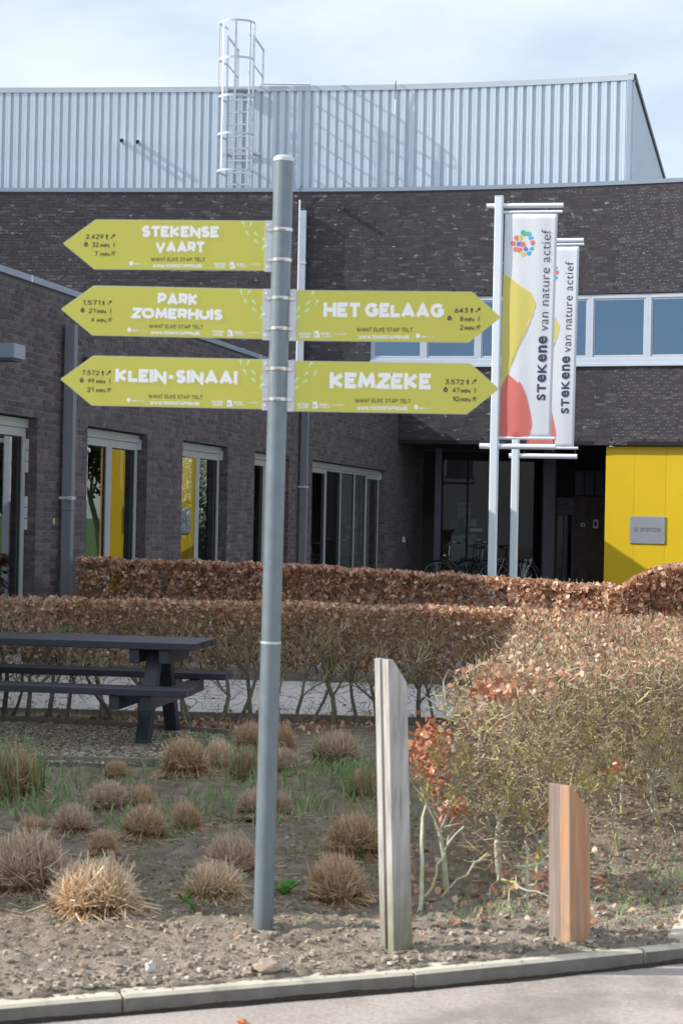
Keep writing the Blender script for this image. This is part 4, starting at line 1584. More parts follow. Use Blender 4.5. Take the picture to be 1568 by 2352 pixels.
def signboard(side, x0, y0, slope, label, mains, nums, dx):
    k = KL if side < 0 else KR
    T = frame_T(x0, y0, k, slope)
    if side < 0:
        shape = [(1140, 338), (-8, 338), (-218, 170), (-221, 164), (-216, 158), (-8, 2), (4, 0), (1140, 0)]
        brk = [(1139, -2), (1196, -2), (1192, 345), (1139, 345)]
    else:
        shape = [(0, 320), (1085, 325), (1094, 322), (1284, 168), (1288, 162), (1284, 156), (1112, 6), (1102, 2), (0, 0)]
        brk = [(-1, 322), (-48, 322), (-48, -4), (-1, -4)]
    c = (sum(p[0] for p in shape) / len(shape), sum(p[1] for p in shape) / len(shape))
    mb = MB().slab([T(u, v, 0) for u, v in (reversed(shape) if side < 0 else shape)], Vector((0, .004, 0)))
    bd = mb.build('sign_board', M['signedge'], sp, label=label)
    ins = []
    for u, v in shape:
        ins.append((u + (4 if u < c[0] - 300 else -4 if (u > c[0] + 300 and side > 0) else 0), v + (4 if v < 100 else -4 if v > 230 else 0)))
    f = MB(); f.slab([T(u, v, .0009) for u, v in (reversed(ins) if side < 0 else ins)], Vector((0, .0007, 0)))
    f.build('sign_face', M['signy'], bd)
    b_ = MB(); b_.slab([T(u, v, .0035) for u, v in brk], Vector((0, .003, 0)))
    b_.build('bracket', M['alub'], bd)
    bu = 1160 if side < 0 else -32
    for vv in ((30, 172, 312) if side < 0 else (30, 312)):
        q = T(bu - (12 if vv == 172 else 0), vv, .0035)
        MB().tube([q, q + Vector((0, -.004, 0))], .0045, 10).build('bolt', M['white'], bd)
    wt = MB(); dk = MB(); gr = MB()
    for txt, box in mains:
        tt_ = MB(); stroke_text(tt_, txt, box, .29, T, .11, .0018)
        tt_.build('place_name', M['white'], bd)
    if side < 0:
        want, url, dot, ln, g1, g2, bdg, s1, s2, v1_ = (373, 253, 738, 278), (385, 298, 718, 320), (240, 294), (260, 350, 299), (800, 287, 877, 302), (808, 306, 870, 321), 905, (948, 289, 1010, 304), (948, 308, 1018, 316), (1040, 290, 1115, 301)
        nb = [(-75 + dx, 50 + dx, 100), (-32 + dx, 18 + dx, 155), (-20 + dx, 13 + dx, 215)]
        fu, fv, wv, wc = 73 + dx, 100, 117 + dx, (-67 + dx, 170)
        mu = (30 + dx, 90 + dx)
        prints = [(1045, 19, .5), (1017, 80, -.5), (1075, 85, -.7), (1075, 137, -.9), (1131, 125, -.4), (1130, 180, .4), (990, 14, -.2)]
    else:
        want, url, dot, ln, g1, g2, bdg, s1, s2, v1_ = (382, 233, 735, 259), (395, 281, 715, 304), (769, 283), (790, 875, 290), (17, 268, 92, 283), (25, 286, 85, 301), 115, (157, 268, 220, 284), (157, 288, 226, 296), (240, 270, 317, 281)
        nb = [(1000 + dx, 1082 + dx, 105), (1030 + dx, 1054 + dx, 158), (1030 + dx, 1054 + dx, 213)]
        fu, fv, wv, wc = 1106 + dx, 104, 1148 + dx, (967 + dx, 172)
        mu = (1062 + dx, 1122 + dx)
        prints = [(102, 15, .5), (154, 10, -.2), (74, 77, .8), (130, 70, .5), (14, 115, .5), (70, 125, 1.0), (14, 168, .9)]
    stroke_text(wt, 'WWW.10000STAPPEN.BE', url, .24, T, .12, .0018)
    stroke_text(wt, 'GEZOND', g1, .26, T, .14, .0018); stroke_text(wt, 'LEVEN', g2, .26, T, .14, .0018)
    stroke_text(wt, 'SPORT.', s1, .26, T, .14, .0018); stroke_text(wt, 'VLAANDEREN', s2, .24, T, .14, .0018)
    stroke_text(wt, 'VLAANDEREN', v1_, .16, T, .14, .0018)
    disc(wt, dot, 14, 15, T, .0018)
    poly(wt, [(ln[0], ln[2] - 3), (ln[0] + 35, ln[2] - 3), (ln[0] + 35, ln[2] + 3), (ln[0], ln[2] + 3)][::-1], T, .0018)
    poly(wt, [(ln[0] + 38, ln[2] - 1), (ln[1], ln[2] - 1), (ln[1], ln[2] + 1), (ln[0] + 38, ln[2] + 1)][::-1], T, .0018)
    bv = 281 if side < 0 else 257
    poly(wt, [(bdg, bv), (bdg + 26, bv), (bdg + 38, bv + 42), (bdg, bv + 44)][::-1], T, .0018)
    bl = MB(); stroke_text(bl, 'L', (bdg + 7, bv + 11, bdg + 20, bv + 33), .3, T, .1, .0024)
    bl.build('badge_letter', M['bluep'], bd)
    wt.build('white_small_print', M['white'], bd, kind='stuff')
    stroke_text(dk, 'WANT ELKE STAP TELT', want, .15, T, .15, .0018)
    for n_, (a, b, v) in zip(nums, nb):
        if n_ is None: continue
        wl = (b - a)
        need = {1: 20, 2: 43, 3: 84, 4: 100, 5: 118}[len(n_)]
        stroke_text(dk, n_, (b - need, v, b, v + 32), .17, T, .14, .0018)
    stroke_text(dk, 'MIN', (mu[0], nb[1][2] + 9, mu[1], nb[1][2] + 32), .2, T, .16, .0018)
    stroke_text(dk, 'MIN', (mu[0], nb[2][2] + 9, mu[1], nb[2][2] + 32), .2, T, .16, .0018)
    feet(dk, fu, fv, T)
    disc(dk, wc, 14, 14, T, .0019)
    poly(dk, [(wc[0] - 4, wc[1] - 19), (wc[0] + 4, wc[1] - 19), (wc[0] + 4, wc[1] - 12), (wc[0] - 4, wc[1] - 12)][::-1], T, .0020)
    disc(gr_ := MB(), (wc[0] + 1, wc[1]), 4, 4, T, .0026, 10)
    gr_.build('stopwatch_dial', M['signedge'], bd)
    walker(dk, wv, nb[1][2] - 2, T)
    runner(dk, wv - 14, nb[2][2] - 2, T)
    dk.build('dark_small_print', M['ink'], bd, kind='stuff')
    for (u, v, r) in prints:
        if v < 12: 
            continue
        r_ = r if side > 0 else r
        disc(gr, (u, v), 9, 14, T, .0019, 14, r_)
        disc(gr, (u - math.sin(r_) * 20 * (1 if side > 0 else 1), v + math.cos(r_) * 20), 6, 8, T, .0020, 12)
    gr.build('footprints', M['lgreen'], bd)
    return bd


signboard(-1, 222, 504, .0075, 'top left arrow board reading STEKENSE VAART', [('STEKENSE', (310, 40, 827, 116)), ('VAART', (403, 144, 731, 218))], ('2.429', '32', '7'), 0)
signboard(-1, 217.6, 655.7, .0213, 'middle left arrow board reading PARK ZOMERHUIS', [('PARK', (430, 40, 698, 120)), ('ZOMERHUIS', (253, 143, 866, 216))], ('1.571', '21', '4'), -10)
signboard(-1, 216.3, 816.8, .0213, 'lowest left arrow board reading KLEIN-SINAAI', [('KLEIN-SINAAI', (150, 84, 967, 173))], ('7.572', '99', '21'), -12)
signboard(1, 681.8, 666.2, .0075, 'upper right arrow board reading HET GELAAG', [('HET', (172, 77, 402, 168)), ('GELAAG', (435, 77, 930, 168))], ('643', '8', '2'), 0)
signboard(1, 677.8, 828.6, .0125, 'lower right arrow board reading KEMZEKE', [('KEMZEKE', (223, 70, 860, 171))], ('3.572', '47', '10'), -14)

# ================================================================== BANNERS
def z7(x, y): return (1084 + x * .4024 + 0.0, 431.7 + y * .4024)


def unicase(txt, bold):
    """small and capital letters drawn to one height"""
    V, Fc, x = [], [], 0.0
    for ch in txt:
        me = text_mesh(ch, bold)
        co = np.zeros(len(me.vertices) * 3, dtype=np.float32); me.vertices.foreach_get('co', co); co = co.reshape(-1, 3)
        x0, x1, y0, y1 = co[:, 0].min(), co[:, 0].max(), co[:, 1].min(), co[:, 1].max()
        n0 = len(V)
        V += [(x + (p[0] - x0) * (1.12 if ch.islower() else .95), (p[1] - y0) / (y1 - y0), 0) for p in co]
        Fc += [tuple(n0 + i for i in p.vertices) for p in me.polygons]
        x += (x1 - x0) * (1.12 if ch.islower() else .95) + .10
    r = bpy.data.meshes.new('lettering'); r.from_pydata(V, [], Fc)
    return r


def text_mesh(txt, bold=0.0):
    cu = bpy.data.curves.new('t', 'FONT')
    cu.body = txt
    cu.size = 1
    cu.offset = bold
    cu.resolution_u = 4
    cu.space_character = 1.05
    o = bpy.data.objects.new('t', cu)
    COL.objects.link(o)
    bpy.context.view_layer.update()
    me = bpy.data.meshes.new_from_object(o.evaluated_get(bpy.context.evaluated_depsgraph_get()))
    bpy.data.objects.remove(o)
    return me


def smooth(pts, n=6):
    res = []
    N_ = len(pts)
    for i in range(N_):
        p0, p1, p2, p3 = [Vector(pts[(i + q) % N_]) for q in (-1, 0, 1, 2)]
        for k_ in range(n):
            t_ = k_ / n
            res.append(tuple(.5 * ((2 * p1) + (p2 - p0) * t_ + (2 * p0 - 5 * p1 + 4 * p2 - p3) * t_ ** 2 + (3 * p1 - p0 - 3 * p2 + p3) * t_ ** 3)))
    return res


BSL = -.26          # the banners turn a little towards the sun


def banner(idx, Yp, polex, poley, parts_):
    px0, px1 = polex
    xc = (px0 + px1) / 2
    P0 = at(*z7(xc, 900), Yp)
    k = F_U / Yp

    def T(x, y, lift=0.0):
        X, Yd = z7(x, y)
        u, v = (X - 784) / F_U, (1176 - Yd) / F_U
        d = _F + CR * u + CU * v
        # plane through the pole, y = Yp + BSL*(x-P0.x)
        t_ = (Yp - lift - BSL * P0.x) / (d.y - BSL * d.x)
        return Vector((d.x * t_, d.y * t_, CAM_Z + d.z * t_))
    wname = 'left' if idx == 1 else 'right'
    top = at(*z7(xc + 2, poley), Yp)
    root = thing('banner_pole', (P0.x, Yp, 0), ('taller nearer white flagpole with four arms, left of the pair' if idx == 1 else 'lower farther white flagpole partly behind the first banner'), 'flagpole', 'white banner poles behind the hedge')
    hw_ = .056
    rot = (Vector((1, BSL, 0)).normalized(), Vector((-BSL, 1, 0)).normalized(), Vector((0, 0, 1)))
    bevel(MB().box((P0.x, Yp, top.z / 2), (hw_, hw_, top.z / 2), rot).build('pole', M['flagpole'], root), .014, 3)
    MB().box((P0.x, Yp, top.z + .004), (hw_ + .003, hw_ + .003, .004), rot).build('pole_cap', M['white'], root)
    rt, rb = (parts_['arm_top'], parts_['arm_bot'])
    for (xa, xb, y, r) in (rt, rb):
        a, b = T(xa, y), T(xb, y - (4 if y < 600 else -6) * (xb - xa) / 436)
        MB().tube([a, b], r, 14).build('arm', M['flagpole'], root, True)
    cx0, cx1, bx0, bx1, ty, by = parts_['cloth']
    for (xa, xb, y) in ((cx0 - 17, cx1 + 27, ty - 8), (bx0 - 20, bx1 + 24, by - 5)):
        a, b = T(xa, y, .002), T(xb, y - (4 if y < 600 else -4), .002)
        MB().tube([a, b], .021, 12).build('banner_rod', M['flagpole'], root, True)
    for (x, y0, y1) in parts_['hooks']:
        MB().tube([T(x, y0, .0), T(x, y1, .0)], .006, 8).build('hook', M['ink'], root)
    # cloth
    nx_, ny_ = 16, 40
    V, Fc = [], []

    def cl(s_, t_):
        # s across, t down
        return (cx0 + (bx0 - cx0) * t_ + s_ * ((cx1 - cx0) + (bx1 - bx0 - cx1 + cx0) * t_), ty + t_ * (by - ty))

    def wave(x, y):
        return .005 * math.sin(x * .021 + y * .002) + .003 * math.sin(x * .05 + 1.3) + .003 * math.sin(y * .012)
    for j in range(ny_ + 1):
        for i in range(nx_ + 1):
            x, y = cl(i / nx_, j / ny_)
            V.append(tuple(T(x, y, .012 + wave(x, y))))
    for j in range(ny_):
        for i in range(nx_):
            b = j * (nx_ + 1) + i
            Fc.append((b, b + 1, b + nx_ + 2, b + nx_ + 1))
    me = bpy.data.meshes.new('banner')
    me.from_pydata(V, [], Fc)
    me.polygons.foreach_set('use_smooth', [True] * len(me.polygons))
    bo = bpy.data.objects.new('banner', me)
    COL.objects.link(bo)
    me.materials.append(M['cloth'])
    so = bo.modifiers.new('thickness', 'SOLIDIFY'); so.thickness = .002; so.offset = 1
    tag(bo, 'white, yellow and coral banner hanging from the ' + ('taller left' if idx == 1 else 'lower right') + ' flagpole', 'banner', 'banners on the white poles')

    sc = parts_['map']

    def G(x, y, lift):
        """design coordinates are those of the first banner"""
        X, Y_ = sc(x, y)
        return T(X, Y_, .012 + wave(X, Y_) + lift)

    def region(name, pts, m, lift):
        # dense triangulated fill so that it follows the folds
        import mathutils
        from mathutils.geometry import delaunay_2d_cdt
        P2 = [Vector(p) for p in pts]
        n0 = len(P2)
        xs_ = [p[0] for p in pts]; ys_ = [p[1] for p in pts]
        ext = []
        st = 18
        x = min(xs_)
        while x < max(xs_):
            y = min(ys_)
            while y < max(ys_):
                ext.append(Vector((x, y))); y += st * 2
            x += st
        res = delaunay_2d_cdt(P2 + ext, [], [list(range(n0))], 1, 1e-4)
        me_ = bpy.data.meshes.new(name)
        me_.from_pydata([tuple(G(p.x, p.y, lift)) for p in res[0]], [], res[2])
        me_.polygons.foreach_set('use_smooth', [True] * len(me_.polygons))
        me_.materials.append(m)
        return link(name, me_, None, bo)
    L_ = .0035
    yel = [(178, 486)] + smooth([(320, 590), (348, 628), (361, 662), (352, 702), (340, 735)], 4)[:17] + [(204, 1062), (160, 1146)]
    red = [(160, 1146), (204, 1062)] + smooth([(262, 1114), (302, 1172), (322, 1250), (336, 1320), (338, 1350), (330, 1388), (308, 1431)], 4)[:25] + [(150, 1431)]
    region('yellow_print', yel, M['c_yel'], L_)
    region('coral_print', red, M['c_red'], L_)
    cells = [('c_grn', [(432, 290), (455, 252), (500, 250), (528, 285), (518, 350), (480, 355), (440, 325)]), ('c_grn', [(545, 275), (610, 285), (625, 335), (580, 362), (527, 350)]),
             ('c_yel', [(395, 335), (440, 330), (468, 375), (455, 425), (405, 432), (390, 380)]), ('c_red', [(305, 385), (340, 345), (378, 345), (386, 430), (350, 445), (325, 425)]),
             ('c_blu', [(570, 385), (615, 360), (662, 368), (658, 405), (582, 427)]), ('c_red', [(595, 445), (665, 430), (692, 470), (655, 532), (620, 520)]),
             ('c_red', [(250, 480), (275, 445), (335, 448), (345, 500), (315, 535), (270, 530)]), ('c_pur', [(370, 460), (438, 450), (430, 540), (372, 538), (356, 510)]),
             ('c_red', [(448, 455), (495, 458), (518, 500), (500, 530), (455, 560), (440, 540)]), ('c_blu', [(582, 590), (620, 550), (662, 552), (660, 600), (635, 618), (590, 605)]),
             ('c_pur', [(475, 590), (520, 535), (562, 575), (555, 610), (520, 630), (485, 610)]), ('c_red', [(295, 590), (325, 545), (365, 545), (360, 640), (330, 642), (300, 620)]),
             ('c_red', [(378, 560), (440, 562), (458, 605), (405, 658), (372, 635)]), ('c_yel', [(420, 670), (465, 632), (518, 645), (515, 700), (470, 733), (430, 710)]),
             ('c_blu', [(548, 640), (580, 620), (625, 635), (610, 685), (562, 708), (535, 670)])]
    # the emblem was measured in a closer view: bring it into banner coordinates
    for mname, pts in cells:
        q = [(((1240 + x / 7.127) * .9186 - 1084) / .4024, ((540 + y / 7.127) * .9186 - 431.7) / .4024) for x, y in pts]
        if idx == 2 and max(p[0] for p in q) < 0: continue
        mbb = MB(); b = 0
        mbb.v = [tuple(G(x, y, L_)) for x, y in q]; mbb.f = [tuple(range(len(q)))]
        mbb.build('emblem_cell', M[mname], bo)
    for (txt, bold, y0, y1, xb0, xb1, cap) in parts_['text']:
        me_ = unicase(txt, bold) if txt[0] == 'S' else text_mesh(txt, bold)
        co = np.zeros(len(me_.vertices) * 3, dtype=np.float32)
        me_.vertices.foreach_get('co', co)
        co = co.reshape(-1, 3)
        a0, a1, b1 = co[:, 0].min(), co[:, 0].max(), co[:, 1].max()
        b0 = 0
        for i, v in enumerate(me_.vertices):
            t_ = (co[i, 0] - a0) / (a1 - a0)
            h_ = (co[i, 1] - b0) / (b1 - b0) * cap
            v.co = T(xb0 + (xb1 - xb0) * t_ - h_, y0 + (y1 - y0) * t_, .012 + wave(xb0 - h_, y0 + (y1 - y0) * t_) + .0042)
        me_.materials.clear(); me_.materials.append(M['inknavy'])
        for p in me_.polygons: p.material_index = 0
        link('lettering', me_, None, bo)
    return bo


banner(1, 27.0, (115, 160), 50, dict(arm_top=(82, 518, 103, .034), arm_bot=(42, 474, 1473, .038), cloth=(187, 487, 150, 447, 147, 1431),
       hooks=[(181, 108, 150), (508, 96, 142), (143, 1425, 1495), (463, 1430, 1508)], map=lambda x, y: (x, y),
       text=[('STeKene', .028, 1212, 845, 416, 428, 50), ('van nature actief', -.006, 816, 238, 431, 448, 53)]))
banner(2, 30.0, (238, 280), 215, dict(arm_top=(210, 634, 302, .034), arm_bot=(210, 597, 1528, .038), cloth=(340, 610, 308, 578, 333, 1486),
       hooks=[(330, 300, 336), (622, 296, 336), (297, 1490, 1550), (587, 1488, 1556)],
       map=lambda x, y: (340 + (x - 187) * .9 - (y - 147) * .0004, 333 + (y - 147) * .898),
       text=[('STeKene', .028, 1287, 960, 549, 557, 45), ('van nature actief', -.006, 937, 420, 560, 577, 47)]))

# plaque on the yellow wall
Yq = fy(5.85) + .06
pc = at(1484.5, 1217.5, fy(5.9) + .1)
pc.x -= .033
t_, n_ = fframe(pc.x)
pq = thing('name_plaque', fp(pc.x, -.11, pc.z), 'square brushed metal plaque reading DE SPORTSTEK on the yellow wall', 'plaque')
k_ = F_U / (fy(pc.x) + .1)
pw, ph = 76.5 / k_ / 2 / t_.x * .99, 62.5 / k_ / 2
bevel(MB().box(fp(pc.x, -.105, pc.z), (pw, .010, ph), (t_, n_, Vector((0, 0, 1)))).build('plate', M['plaque'], pq), .003)


def TQ(u, v, lift): return fp(pc.x, -.0945 + lift, pc.z) + t_ * u + Vector((0, 0, -v))


mb = MB(); stroke_text(mb, 'DE SPORTSTEK', (-pw * .76, -.045, pw * .78, .035), .10, TQ, .16, .0015); mb.build('lettering', M['ink'], pq)
for a in (-1, 1):
    for b in (-1, 1):
        c = TQ(a * pw * .93, b * ph * .92, .0); MB().tube([c, c + n_ * .006], .010, 8).build('screw', M['alub'], pq)
t = thing('intercom', at(1367, 1205, 40.9), 'white intercom box on the dark brown entrance wall', 'intercom')
a, b = at(1361, 1193, YB - .02), at(1372.5, 1214, YB - .02)
bevel(MB().lohi((a.x, YB - .06, b.z), (b.x, YB - .002, a.z)).build('case', M['tube'], t), .008)
MB().lohi((a.x + .02, YB - .064, b.z + .05), (b.x - .04, YB - .061, a.z - .05)).build('keypad', M['ink'], t)
t = thing('door_button', at(1338, 1206, 40.9), 'small square white push button on the dark brown entrance wall', 'button')
a, b = at(1333, 1201, YB - .02), at(1342, 1210, YB - .02)
MB().lohi((a.x, YB - .03, b.z), (b.x, YB - .002, a.z)).build('plate', M['tube'], t)
MB().lohi((a.x + .025, YB - .034, b.z + .02), (b.x - .025, YB - .031, a.z - .02)).build('push_plate', M['ink'], t)
s_ = 21.6
t = thing('wall_socket', wp(s_, 0, 1.5), 'small pale switch box on the dark wall left of the bicycles', 'socket')
pz = at(967, 1240, 39.6).z
mb = MB(); wbox(mb, s_, s_ + .1, .002, .04, pz - .06, pz + .06); mb.build('case', M['alub'], t)
mb = MB(); wbox(mb, s_ + .01, s_ + .09, .041, .046, pz - .05, pz + .0); mb.build('cover', M['tube'], t)


def TP(Y):
    return lambda u, v, lift: at(u, v, Y - lift)


mb = MB()
for txt, y0, y1 in (('HIER', 1158, 1168), ('BELEEF', 1171, 1179), ('JE MEER', 1182, 1189)):
    stroke_text(mb, txt, (1053, y0, 1077.5, y1), .2, TP(41.238), .14, .002)
stroke_text(mb, '#', (1061, 1236, 1072, 1248), .18, TP(41.238), .1, .002)
mb.build('poster_lettering', M['post_bl'], vo)
# ================================================================== FOREGROUND POSTS
def notch_post(name, label, corner, phi, w, H, chamf, drop, lean, m, groove):
    base = Vector((corner.x, corner.y, 0))
    r = Vector((math.cos(phi), math.sin(phi), 0)); l = Vector((-math.sin(phi), math.cos(phi), 0))
    t = thing(name, base, label, 'post')

    def q(a, b, z): return base + r * a + l * b + Vector((lean * (z + .1), 0, z))

    def board(nm, a0, b0, b1, mm, top=0.0, drp=1.0):
        prof = [(a0, -.15), (w, -.15), (w, H - drop + top), (chamf, H + top), (a0, H + top)]
        o = MB().slab([q(a, b0, z) for a, z in prof], l * (b1 - b0)).build(nm, mm, t)
        bevel(o, .0035, 2)
        return o
    if groove:
        board('front_plank', 0, 0, w * .44, m)
        board('rear_plank', 0, w * .62, w * 1.0, m)
        MB().slab([q(a, w * .441, z) for a, z in [(w * .5, -.15), (w * .96, -.15), (w * .96, H - drop - .02), (w * .5, H - drop * .5 - .02)]], l * (w * .178)).build('core', M['darkgrey'], t)
    else:
        board('front_plank', 0, 0, w * .46, m)
        board('rear_plank', 0.002, w * .465, w, M['greybrown'])  # rear half in a darker grey-brown tone
    return t


g1 = ground_at(907, 2197)
notch_post('wooden_post', 'tall weathered grey wooden post with a slot and slanted top near the kerb', g1, math.radians(35), .086, 1.085, .024, .088, -.040, M['greywood'], True)
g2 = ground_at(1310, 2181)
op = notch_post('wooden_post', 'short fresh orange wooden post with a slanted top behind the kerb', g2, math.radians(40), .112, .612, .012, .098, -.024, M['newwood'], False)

# ================================================================== PICNIC TABLE
TL_ = Vector((-.986, .165, 0)).normalized(); TW = Vector((.155, .988, 0)).normalized()
TF = Vector((-.985, 13.1, 0))
tb = thing('picnic_table', TF + TW * .33, 'dark blue grey picnic table with fixed benches on gravel in front of the hedge', 'picnic table')
TZ = .72
AXT = (TL_, TW, Vector((0, 0, 1)))


def tpt(l, w_, z): return TF + TL_ * l + TW * w_ + Vector((0, 0, z))


for i in range(5):
    o = MB().box(tpt(1.1 + .006 * (i % 2), .069 + i * .138, TZ - .025), (1.1, .0635, .025), AXT).build('table_plank', M['tableplastic'], tb); bevel(o, .005)
for side in (0, 1):
    for i in range(2):
        w0 = -.50 + .069 + i * .138 if side == 0 else .69 + .22 + .069 + i * .138
        sh = -.045 if side == 0 else 0
        o = MB().box(tpt(1.1 + sh, w0, .42), (1.12, .0635, .024), AXT).build('bench_plank', M['tableplastic'], tb); bevel(o, .005)
for l0 in (.33, 1.9):
    for dl in (-.055, .055):
        o = MB().box(tpt(l0 + dl * 1.9, .345, TZ - .10), (.035, .31, .047), AXT).build('top_beam', M['tableplastic'], tb); bevel(o, .004)
        o = MB().box(tpt(l0 + dl * 1.9, .345, .345), (.035, .80, .047), AXT).build('bench_beam', M['tableplastic'], tb); bevel(o, .004)
    for sgn in (-1, 1):
        a = tpt(l0, .345 + sgn * .11, TZ - .055); b = tpt(l0, .345 + sgn * .44, .0)
        d = (b - a).normalized()
        nrm = TL_.cross(d).normalized()
        o = MB().box((a + b) / 2, (.045, .048, (b - a).length / 2), (TL_, nrm, d)).build('leg', M['tableplastic'], tb); bevel(o, .004)

# gravel bed under the table, boards round it
GP = [ground_at(-40, 1757, .01), ground_at(350, 1764, .01), ground_at(525, 1698, .01), ground_at(410, 1686, .01), ground_at(-40, 1662, .01)]
mb = MB(); mb.slab([Vector((p.x, p.y, .034)) for p in GP], Vector((0, 0, -.12)))
mb.build('gravel_bed', M['gravelbed'], None, kind='structure')
from mathutils.geometry import intersect_point_line


def inside(x, y, P):
    c = False
    n = len(P)
    for i in range(n):
        a, b = P[i], P[i - 1]
        if (a.y > y) != (b.y > y) and x < (b.x - a.x) * (y - a.y) / (b.y - a.y) + a.x: c = not c
    return c


pts = []
x0_, x1_ = min(p.x for p in GP), max(p.x for p in GP); y0_, y1_ = min(p.y for p in GP), max(p.y for p in GP)
while len(pts) < 11000:
    x, y = random.uniform(x0_, x1_), random.uniform(y0_, y1_)
    if inside(x, y, GP): pts.append((x, y, .036))
link('gravel', rocks_mesh('gravel', pts, RNG.uniform(.004, .013, len(pts)), RNG), M['gravel'], kind='stuff')
boards = [(ground_at(-60, 1756), ground_at(150, 1760)), (ground_at(150, 1760), ground_at(352, 1766)), (ground_at(352, 1766), ground_at(432, 1733)), (ground_at(-60, 1661), ground_at(180, 1672)), (ground_at(180, 1672), ground_at(410, 1687)), (ground_at(410, 1687), ground_at(530, 1697))]
eb = bpy.data.objects.new('gravel_edging', None); COL.objects.link(eb); eb['kind'] = 'structure'
for a, b in boards:
    d = (b - a).normalized()
    MB().box((a + b) / 2 + Vector((0, 0, .01)), ((b - a).length / 2 - .004, .022, .055), (d, Vector((-d.y, d.x, 0)), Vector((0, 0, 1)))).build('edging_board', M['edging'], eb)

# ================================================================== SOIL CLODS, STRAW BITS, STONES
C, S = [], []
for i in range(34000):
    x = random.uniform(-2.2, 2.4)
    y = kerb_y(x) + .10 + (random.random() ** 1.5) * 3.6
    s_ = .0018 + .012 * random.random() ** 6
    C.append((x, y, hill(x, y) + s_ * .3)); S.append(s_)
for i in range(90):                       # crumbs that rolled onto the kerb and the road
    x = random.uniform(-1.6, 1.9); s_ = random.uniform(.001, .0035)
    C.append((x, kerb_y(x) + random.uniform(.0, .1), .004)); S.append(s_)
link('soil_crumbs', rocks_mesh('soil_crumbs', C, S, RNG), M['clod'], kind='stuff')
P0_, P1_ = [], []
for i in range(900):
    x = random.uniform(-2.2, 2.4); y = kerb_y(x) + .15 + random.random() ** 1.4 * 5
    a = random.uniform(0, math.pi); l = random.uniform(.02, .075)
    z = hill(x, y) + .006
    P0_.append((x, y, z)); P1_.append((x + math.cos(a) * l, y + math.sin(a) * l, z + random.uniform(-.004, .012)))
link('fallen_straw', segs_mesh('fallen_straw', P0_, P1_, np.full(900, .0018), np.full(900, .001)), M['clod'], kind='stuff')


def stone(x, y, w, h, m, name, label, seed):
    g = ground_at(x, y)
    rng = random.Random(seed)
    import bmesh
    bm = bmesh.new()
    bmesh.ops.create_icosphere(bm, subdivisions=3, radius=1)
    for v in bm.verts:
        n = mnoise.noise(v.co * 1.3 + Vector((seed, 0, 0))) * .45 + mnoise.noise(v.co * 4 + Vector((0, seed, 0))) * .12
        v.co = v.co * (1 + n)
        v.co.x *= w / 2; v.co.y *= w / 2.4; v.co.z *= h / 2
    me = bpy.data.meshes.new(name); bm.to_mesh(me); bm.free()
    me.polygons.foreach_set('use_smooth', [True] * len(me.polygons))
    me.set_sharp_from_angle(angle=math.radians(25))
    o = link(name, me, m)
    o.location = (g.x, g.y, hill(g.x, g.y) + h * .22 if g.y > kerb_y(g.x) else -.055 + h * .2)
    return tag(o, label, 'stone')


stone(346, 2243, .040, .045, M['stone'], 'stone', 'small whitish stone on the bare soil behind the kerb', 3)
stone(612, 2243, .088, .048, M['stoneb'], 'stone', 'big sandy rock half sunk in soil just behind the kerb', 8)
stone(430, 2262, .018, .016, M['stone'], 'stone', 'tiny pale pebble at the kerb edge under the signpost', 14)
for (x, y, lb, sd_) in ((152, 2343, 'flat orange brick chip on the road at the bottom left corner', 21), (556, 2308, 'thin orange brick chip at the foot of the kerb', 22)):
    stone(x, y, .036, .010, M['brick_or'], 'brick_chip', lb, sd_)

# ================================================================== GRASS TUFTS
def tuft_mesh(name, n, seed, spread=.38, flop=.15):
    """unit tuft: radius about 1 in x and y, height about 1"""
    rng = np.random.default_rng(seed)
    ang = rng.uniform(0, 2 * math.pi, n)
    pol = np.arccos(1 - rng.random(n) * .70)         # from the vertical
    fl = rng.random(n) < flop
    pol = np.where(fl, rng.uniform(1.2, 1.62, n), pol)
    rr = rng.uniform(0, 1, n) ** .5 * spread
    bx, by = rr * np.cos(ang + rng.normal(0, .6, n)), rr * np.sin(ang + rng.normal(0, .6, n))
    L_ = rng.uniform(.76, 1.0, n) ** .8 * (1 + .2 * (rng.random(n) > .93))
    tx, ty = np.sin(pol) * np.cos(ang) * L_, np.sin(pol) * np.sin(ang) * L_
    tz = np.cos(pol) * L_ + .02
    tz = np.where(fl, rng.uniform(-.02, .12, n), tz)
    tx = np.where(fl, np.cos(ang) * rng.uniform(.8, 1.35, n), tx); ty = np.where(fl, np.sin(ang) * rng.uniform(.8, 1.35, n), ty)
    B = np.stack([bx, by, np.zeros(n) - .03], 1); Tp = np.stack([tx, ty, tz], 1)
    mid = (B + Tp) / 2 + np.stack([bx * .1, by * .1, .10 + .12 * rng.random(n)], 1) * L_[:, None] + rng.normal(0, .035, (n, 3))
    d = Tp - B
    side = np.cross(d, rng.normal(size=(n, 3))); side /= np.linalg.norm(side, axis=1, keepdims=True)
    w = rng.uniform(.011, .027, n)[:, None]
    V = np.stack([B - side * w * .5, B + side * w * .5, mid - side * w * .55, mid + side * w * .55, Tp - side * w * .22, Tp + side * w * .22], 1)
    F = (np.arange(n) * 6)[:, None, None] + np.array([(0, 1, 3, 2), (2, 3, 5, 4)])[None]
    me = mesh_np(name, V.reshape(-1, 3), F.reshape(-1, 4))
    at_ = me.attributes.new('t', 'FLOAT', 'POINT')
    tt = np.tile(np.array([0, 0, .5, .5, 1, 1], dtype=np.float32), n)
    tt += np.repeat(rng.normal(0, .09, n).astype(np.float32), 6)
    at_.data.foreach_set('value', tt)
    return me


